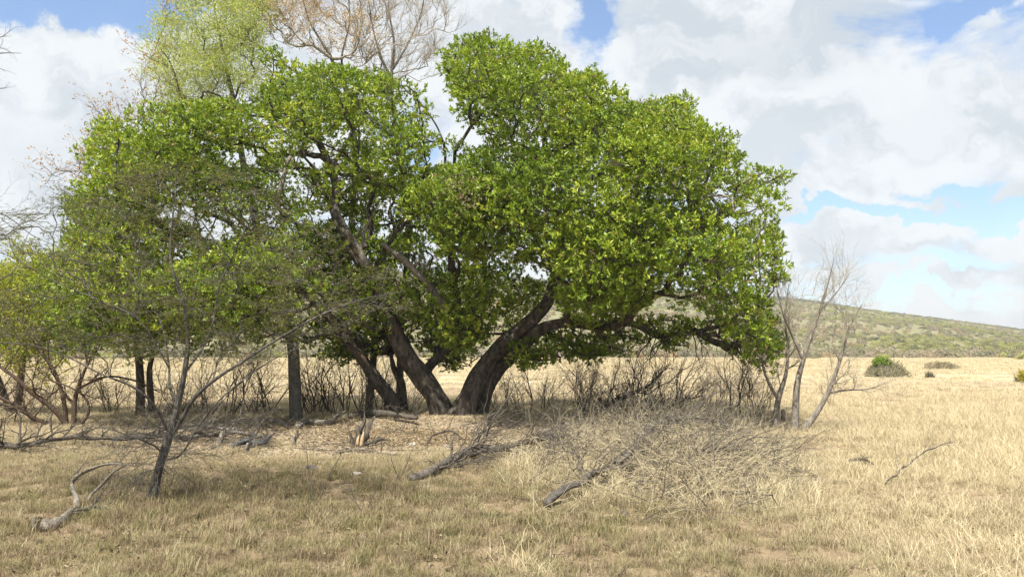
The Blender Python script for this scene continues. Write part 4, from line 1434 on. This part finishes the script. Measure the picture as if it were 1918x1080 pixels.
# ------------------------------------------------------------------ fallen wood
def ground_branch(name, label, cat, lst, mat, twigs=14, tl=.7, lvl=1, sides=8, twmat=None, group=None, dirbias=(0, 0, .4), f0=.15, nch=4, twr=.5):
    """lst: (px, py, height above ground, radius): the pixel is the ground point below"""
    A = []
    for a, b_, hh, r_ in lst:
        g_ = G(a, b_)
        A.append([g_[0], g_[1], g_[2] + hh, r_])
    A = np.array(A)
    base = A[0, :3].copy()
    base[2] = float(gh(base[0], base[1]))
    B = catmull(A, .06)
    k = len(B)
    ph = rng.uniform(0, 9)
    B[:, 2] += .012 * np.sin(np.arange(k) * .5 + ph)
    B[:, 0] += .012 * np.sin(np.arange(k) * .37 + ph * 2)
    root = empty(name, base, label, cat, group)
    T = Tubes()
    T.add(B[:, :3] + rng.normal(size=(k, 3)) * B[:, 3:4] * .07, np.maximum(B[:, 3], .003) * rng.uniform(.9, 1.08, k), sides + 2, .32, seed=ph)
    T.build('limb', mat, root, base)
    if twigs:
        TT = Tubes()
        for i in range(twigs):
            j = int(k * (f0 + (1 - f0) * (i + rng.uniform()) / twigs))
            j = min(j, k - 1)
            fd = unit(B[min(j + 1, k - 1), :3] - B[max(j - 1, 0), :3])
            grow(TT, B[j, :3], fd * .8 + rnd(1)[0] * .7 + np.array(dirbias), tl * rng.uniform(.5, 1.2), max(.004, B[j, 3] * twr), lvl, None, nchild=nch, wander=.2, up=-.02, spread=.65, seg=.1, zmin=float(gh(B[j, 0], B[j, 1])) + .02)
        TT.build('twigs', twmat or mat, root, base)['kind'] = 'stuff'
    return root


# pale forked branch, left front
rb = ground_branch('fallen_branch', 'pale twisted fallen branch arching up at the lower left', 'branch',
                   [(85, 996, .05, .06), (110, 985, .06, .046), (132, 968, .06, .036), (145, 957, .05, .036), (142, 953, .13, .026), (131, 951, .26, .022), (140, 951, .38, .02), (163, 951, .47, .018), (195, 951, .51, .013), (234, 951, .50, .008)],
                   M['dead'], 3, .4, 1, 9, M['greydead'])
ground_branch('fallen_branch', 'thin pale stick propped beside the arching branch', 'branch',
              [(162, 944, .02, .02), (172, 942, .12, .02), (188, 944, .25, .017), (206, 948, .38, .013), (233, 951, .50, .007)], M['dead'], 2, .3, 1, 7)
ground_branch('fallen_branch', 'short dark stick on the grass by the arching branch', 'branch',
              [(140, 968, .05, .03), (175, 960, .06, .022), (205, 957, .03, .01)], M['char'], 1, .25, 1, 7)
ground_branch('fallen_branch', 'dark rotten twig stub at the lower left corner', 'branch',
              [(62, 995, .02, .022), (66, 985, .08, .018), (80, 980, .07, .010)], M['twig'], 1, .2, 1, 6)
# long branches lying across the left
ground_branch('fallen_branch', 'long dark twiggy branch lying across at the left edge', 'branch',
              [(-60, 822, .15, .05), (10, 845, .1, .06), (60, 842, .12, .05), (130, 832, .15, .04), (230, 838, .18, .03), (300, 830, .15, .012)], M['twig'], 34, .8, 2, 8, nch=3)
ground_branch('fallen_branch', 'grey fallen branch with many twigs behind the thorn tree', 'branch',
              [(205, 830, .1, .05), (280, 826, .12, .05), (360, 828, .12, .045), (440, 822, .15, .04), (500, 830, .1, .02)], M['greydead'], 30, .7, 2, 8, nch=3)
ground_branch('fallen_branch', 'broken pale branch lying behind the thorn tree to the right', 'branch',
              [(335, 812, 0.056, 0.035), (380, 806, 0.07, 0.038), (430, 808, 0.07, 0.035), (470, 818, 0.042, 0.021)], M['dead'], 8, .5, 1, 8)
ground_branch('fallen_log', 'curved pale log lying left of the grey tree foot', 'log',
              [(470, 795, 0.06, 0.06), (495, 792, 0.083, 0.071), (520, 795, 0.09, 0.064), (538, 800, 0.038, 0.045)], M['dead'], 2, .4, 1, 10)
ground_branch('fallen_log', 'long pale crooked log lying right of the grey tree foot', 'log',
              [(556, 803, 0.042, 0.063), (572, 795, 0.098, 0.07), (595, 796, 0.07, 0.063), (618, 795, 0.07, 0.056), (634, 787, 0.14, 0.042), (648, 783, 0.196, 0.028)], M['dead'], 3, .5, 1, 10)
ground_branch('fallen_log', 'dark weathered log in the shade before the leaning trunks', 'log',
              [(655, 786, 0.096, 0.08), (690, 782, 0.144, 0.088), (730, 784, 0.128, 0.08), (780, 787, 0.064, 0.056)], M['twig'], 6, .5, 1, 10)
ground_branch('fallen_branch', 'dark gnarled stick right of the thorn tree', 'branch',
              [(432, 842, .06, .05), (462, 836, .12, .06), (485, 838, .08, .05), (505, 832, .18, .03)], M['char'], 6, .4, 1, 8)

# broken stump, split pale face
sb = G(672, 835)
st = empty('broken_stump', sb, 'splintered dark stump with pale split wood standing before the trunks', 'stump')
T = Tubes()
for lst in [[(0, 0, -.05, .10), (.01, 0, .16, .085), (-.02, .02, .34, .06), (-.05, .03, .44, .02)],
            [(.08, .05, -.05, .07), (.15, .03, .2, .06), (.2, .05, .42, .05), (.32, .1, .62, .015)],
            [(-.13, .1, -.05, .06), (-.17, .1, .12, .04), (-.22, .1, .26, .012)],
            [(.2, .1, -.04, .06), (.34, .05, .1, .05), (.5, .1, .14, .03), (.62, .1, .1, .01)],
            [(.02, 0, .3, .04), (.1, .02, .5, .03), (.09, .1, .7, .008)]]:
    A = np.array([[sb[0] + a, sb[1] + b_, sb[2] + c_, r_] for a, b_, c_, r_ in lst])
    B = catmull(A, .04)
    T.add(B[:, :3] + rng.normal(size=(len(B), 3)) * .006, B[:, 3] * rng.uniform(.8, 1.15, len(B)), 11, .5, seed=lst[0][0] * 9 + 2)
T.build('stump', M['twig'], st, sb)
T = Tubes()
for dx, tl in [(-.03, .24), (.07, .32)]:
    A = np.array([[sb[0] + dx, sb[1] - .13, sb[2] - .03, .04], [sb[0] + dx + .02, sb[1] - .12, sb[2] + tl * .5, .035], [sb[0] + dx + .05, sb[1] - .1, sb[2] + tl, .008]])
    B = catmull(A, .05)
    T.add(B[:, :3], B[:, 3], 7, .3, seed=dx * 30)
T.build('split_wood', M['splitwood'], st, sb)
for px, py, hh, r_, lab in [(412, 830, .26, .05, 'small upright pale stump left of the splintered stump'), (548, 832, .2, .045, 'short bleached stump in the lit litter'), (460, 848, .2, .04, 'low pale forked stump at the edge of the fallen sticks')]:
    b = G(px, py)
    root = empty('small_stump', b, lab, 'stump')
    T = Tubes()
    A = np.array([[*b, r_ * 1.5], [b[0] + .02, b[1], b[2] + hh * .5, r_], [b[0] + .04, b[1], b[2] + hh, r_ * .6]])
    A[0, 2] -= .04
    B = catmull(A, .04)
    T.add(B[:, :3], B[:, 3], 9, .35, seed=px)
    T.build('stub', M['dead'], root, b)
    T = Tubes()
    grow(T, b + [0, 0, .06], [.7, -.3, .3], .35, .03, 1, None, nchild=3, zmin=float(b[2]) + .02)
    T.build('root', M['greydead'], root, b)

# brushwood: the two big branches and thinner ones
ground_branch('fallen_branch', 'thick grey fallen limb with long twigs in the middle foreground', 'branch',
              [(768, 900, .03, .05), (810, 890, .08, .07), (850, 872, .12, .075), (900, 858, .14, .07), (950, 855, .2, .055), (1010, 850, .28, .04), (1090, 845, .35, .03), (1180, 838, .4, .02), (1250, 830, .4, .008)],
              M['greydead'], 54, 1.2, 2, 9, M['twig'], dirbias=(.35, 0, .22), f0=.1, nch=3, twr=.3)
ground_branch('fallen_branch', 'dark-ended fallen limb pointing left in front of the brushwood', 'branch',
              [(1022, 955, .08, .05), (1050, 942, .15, .052), (1085, 928, .18, .046), (1120, 912, .24, .048), (1165, 900, .3, .042), (1180, 890, .38, .04), (1200, 885, .6, .035), (1240, 880, .78, .03), (1290, 878, .85, .022), (1340, 878, .8, .01)],
              M['greydead'], 44, 1.1, 2, 9, M['greydead'], dirbias=(.3, 0, .15), f0=.25, nch=3, twr=.3)
ground_branch('fallen_branch', 'pale curved branch over the top of the brushwood', 'branch',
              [(1170, 900, .25, .028), (1195, 880, .5, .026), (1225, 870, .65, .022), (1290, 866, .75, .022), (1370, 862, .62, .015), (1440, 870, .3, .006)],
              M['dead'], 26, .9, 2, 7, M['greydead'], dirbias=(.2, 0, .1), nch=3, twr=.35)
ground_branch('fallen_branch', 'long low branch lying along the right of the brushwood', 'branch',
              [(1250, 905, .3, .03), (1330, 895, .42, .026), (1410, 893, .4, .02), (1480, 910, .2, .006)], M['greydead'], 24, .8, 2, 7, nch=3, dirbias=(.2, 0, .1))
ground_branch('fallen_branch', 'bleached branch lying behind the brushwood towards the trunks', 'branch',
              [(1010, 815, .1, .04), (1080, 805, .16, .045), (1150, 798, .2, .04), (1230, 800, .2, .025), (1300, 808, .15, .01)], M['dead'], 26, .9, 2, 8, M['twig'], nch=3)
ground_branch('fallen_branch', 'dark fallen bough propped up under the right limb', 'branch',
              [(1110, 782, .05, .07), (1150, 775, .4, .065), (1185, 775, .6, .05), (1220, 776, .95, .035), (1240, 776, 1.3, .02)], M['darktwig'], 22, .9, 2, 8, nch=3)
ground_branch('fallen_branch', 'dark slanting dead branch rising to the right behind the brushwood', 'branch',
              [(1215, 788, .05, .06), (1250, 782, .3, .055), (1285, 782, .52, .045), (1310, 782, .62, .02)], M['darktwig'], 12, .7, 2, 8, nch=3)
ground_branch('fallen_branch', 'short curved dead branch half buried in grass at the right', 'branch',
              [(1585, 868, 0.044, 0.017), (1605, 868, 0.088, 0.022), (1630, 874, 0.077, 0.019), (1650, 885, 0.022, 0.011)], M['twig'], 3, .25, 1, 7)
ground_branch('fallen_branch', 'thin long dead branch lying in the tall grass at the right', 'branch',
              [(1660, 915, 0.083, 0.011), (1700, 890, 0.165, 0.012), (1740, 870, 0.248, 0.01), (1790, 858, 0.303, 0.004)], M['greydead'], 8, .4, 1, 6)
ground_branch('fallen_branch', 'small dead stick in the grass right of the brushwood', 'branch',
              [(1515, 897, .05, .02), (1530, 903, .08, .022), (1545, 909, .04, .014)], M['twig'], 0, .4, 1, 6)
ground_branch('fallen_branch', 'low twiggy branch in the litter right of the stump', 'branch',
              [(795, 838, .03, .02), (815, 828, .18, .02), (845, 826, .22, .018), (870, 832, .1, .01)], M['darktwig'], 6, .4, 1, 6)
ground_branch('fallen_branch', 'thin stick lying flat in the lit litter', 'branch',
              [(622, 855, .03, .018), (660, 848, .06, .02), (700, 850, .05, .018), (740, 856, .03, .01)], M['greydead'], 5, .4, 1, 6)

# bare sprigs standing in the near grass
for px, py, h, lab in [(592, 948, .75, 'thin forked bare sprig standing in the near grass'), (748, 897, .42, 'small broken sprig left of the grey fallen limb'), (680, 965, .4, 'fine upright grass-like sprig in the middle foreground')]:
    b = G(px, py)
    root = empty('bare_sprig', b, lab, 'twig')
    T = Tubes()
    for a in (-.55, .5):
        grow(T, b, [a, .1, 1], h, .007, 1, None, nchild=2, wander=.08, spread=.4, seg=.08)
    T.build('stems', M['twig'], root, b)

# brushwood tangle of fine dry stems, heaped up in the middle
def heap_h(px, py):
    q = ((px - (1235 + (py - 870) * .2)) / 260.0) ** 2 + ((py - 872) / 80.0) ** 2
    return max(0.0, 1 - q)


for nm, mt, cnt, rr_, ln, lab in [('dry_brushwood', 'strawstem', 1450, .0045, (.35, .85), 'tangled heap of fine pale dry stems right of the middle foreground'),
                                  ('dark_brushwood', 'greydead', 520, .0075, (.45, 1.1), 'dark dead twigs tangled through the heap of dry stems')]:
    T = Tubes()
    k = 0
    while k < cnt:
        py = rng.uniform(790, 975)
        px = rng.uniform(960, 1500)
        hh = heap_h(px, py)
        if rng.uniform() > .12 + hh * 1.3 or (px < 1200 and py > 885 and rng.uniform() < .8):
            continue
        k += 1
        b = G(px, py)
        a = rng.uniform(0, 6.28)
        z0 = rng.uniform(0, .62) * hh
        grow(T, b + [0, 0, z0 - .02], [math.cos(a) * 1.0 + .25, math.sin(a) * .8, rng.uniform(-.1, .8)], rng.uniform(*ln), rr_, 1, None, nchild=4, wander=.25, up=-.04, spread=.7, seg=.12, zmin=float(b[2]) + .01)
    o = T.build(nm, M[mt])
    tag(o, lab, kind='stuff')
# thicket of fine bare stems behind the trunks
T = Tubes()
for i in range(430):
    px = rng.uniform(-60, 1440)
    py = rng.uniform(762, 782)
    if 800 < px < 920 or rng.uniform() > .35 + .9 * float(vnoise(np.array([px / 60.0]), np.array([3.3]), 71)[0]):
        continue
    b = G(px, py)
    grow(T, b - [0, 0, .04], [rng.normal(0, .35), rng.normal(0, .3), 1], rng.uniform(.6, 1.5), rng.uniform(.006, .013), 2, None, nchild=4, wander=.2, up=.04, spread=.6, seg=.15)
tag(T.build('twig_thicket', M['twig']), 'thicket of fine bare stems behind the trunks along the field edge', kind='stuff')
T = Tubes()
for i in range(300):
    px = rng.choice([rng.uniform(0, 520), rng.uniform(380, 780), rng.uniform(960, 1450), rng.uniform(900, 1100)])
    py = rng.uniform(785, 850)
    b = G(px, py)
    a = rng.uniform(0, 6.28)
    grow(T, b + [0, 0, .03], [math.cos(a), math.sin(a), rng.uniform(0, .25)], rng.uniform(.3, .8), .010, 1, None, nchild=3, wander=.2, up=-.03, spread=.7, seg=.12, zmin=float(b[2]) + .015)
o = T.build('fallen_sticks', M['greydead'])
tag(o, 'scattered small dead sticks littering the ground round the trees', kind='stuff')
n = 26000
x, y = view_points(n, 5.5, 24, 1.0, 1.1)
pn = vnoise(x * 1.7, y * 1.7, 81)
keep = rng.uniform(size=n) < np.clip((pn - .25) * 1.8, .1, 1) * np.clip(1.1 - x / y * 2.2, .25, 1)
x, y = x[keep], y[keep]
n = len(x)
fp = np.array([(.09, .065, .045), (.17, .12, .08), (.26, .19, .12), (.36, .3, .21), (.07, .06, .05)])
tag(leaf_mesh('ground_debris', np.stack([x, y, gh(x, y) + rng.uniform(.005, .07, n)], -1), rnd(n) * [1, 1, .4], unit(np.array([0, 0, 1.0]) + rnd(n) * .7), rng.uniform(.025, .075, n), rng.uniform(.01, .03, n), fp[rng.integers(0, 5, n)], M['dryleaf']),
    'dark crumbled leaves and bark bits caught in the short grass', kind='stuff')
# dry leafy debris near ground all over
T = Tubes()
for i in range(900):
    x_, y_ = view_points(1, 6, 20, 1.0, 1.0)
    b = np.array([x_[0], y_[0], float(gh(x_[0], y_[0])) + .02])
    a = rng.uniform(0, 6.28)
    grow(T, b, [math.cos(a), math.sin(a), .15], rng.uniform(.08, .3), .003, 1 if rng.uniform() < .4 else 0, None, nchild=2, wander=.2, up=-.03, seg=.06, zmin=float(b[2]))
tag(T.build('twig_litter', M['twig']), 'tiny grey twigs lying through the short grass', kind='stuff')


# stones, post, clod
def rock(name, label, px, py, size, mat, cat='stone', flat=.6, group=None):
    b = G(px, py)
    import bmesh
    bm = bmesh.new()
    bmesh.ops.create_icosphere(bm, subdivisions=3, radius=size)
    for v in bm.verts:
        k = .75 + .6 * mnoise.noise(v.co * (2.2 / size * .5) + Vector((px, py, 0)))
        v.co *= k
        v.co.z *= flat
    me = bpy.data.meshes.new(name)
    bm.to_mesh(me)
    bm.free()
    me.materials.append(mat)
    o = bpy.data.objects.new(name, me)
    COL.objects.link(o)
    o.location = (b[0], b[1], b[2] + size * flat * .3)
    tag(o, label, cat, group)


rock('stone', 'whitish stone on the litter right of the splintered stump', 772, 834, .10, M['stone'])
rock('stone', 'small pale flat stone in the middle of the near grass', 668, 888, .09, M['stone'], flat=.4)
rock('stone', 'little white stone beside the pale stump', 712, 838, .06, M['stone'])
rock('stone', 'small pink-grey stone left of the dark-ended limb tip', 838, 836, .07, M['stone'])
rock('dark_clod', 'dark clod with twigs in the grass left of the middle', 582, 878, .11, M['char'], 'clod', .5)
rock('wood_knot', 'dark bluish lump of wood at the tip of the fallen limb', 1026, 952, .085, M['char'], 'wood chunk', .95)
rock('wood_knot', 'small dark wood chunk in the grass below the brushwood', 1172, 965, .07, M['char'], 'wood chunk', .7)
pb = G(1467, 797)
T = Tubes()
T.add(np.array([[pb[0], pb[1], pb[2] - .1], [pb[0] + .01, pb[1], pb[2] + .2], [pb[0], pb[1], pb[2] + .42]]), [.06, .058, .055], 9, .1)
tag(T.build('short_post', M['twig'], None, tuple(pb)), 'short weathered wooden post between the two right bare trees', 'post')

# ------------------------------------------------------------------ thin warm haze
vm = bpy.data.materials.new('thin_haze')
vm.use_nodes = True
vt = NT(vm.node_tree)
vt.n.clear()
vo = vt.node('ShaderNodeOutputMaterial')
vp = vt.node('ShaderNodeVolumePrincipled')
vp.inputs['Color'].default_value = (0.93, 0.95, 1.0, 1)
vp.inputs['Density'].default_value = 0.0003
vp.inputs['Anisotropy'].default_value = 0.2
vt.l.new(vp.outputs[0], vo.inputs['Volume'])
zt = float(HV[:, 2].max()) + 15
x0, x1, y0, y1, z0 = -4700, 4700, -30, 4700, min(-1.5, float(HV[:, 2].min()) - 1.0)
hv = [(x, y, z) for z in (z0, zt) for y in (y0, y1) for x in (x0, x1)]
hz = mesh_obj('haze', np.array(hv, float), None, vm, quads=[(0, 2, 3, 1), (4, 5, 7, 6), (0, 1, 5, 4), (2, 6, 7, 3), (0, 4, 6, 2), (1, 3, 7, 5)])
tag(hz, 'thin pale haze in the air over the plain', kind='stuff')
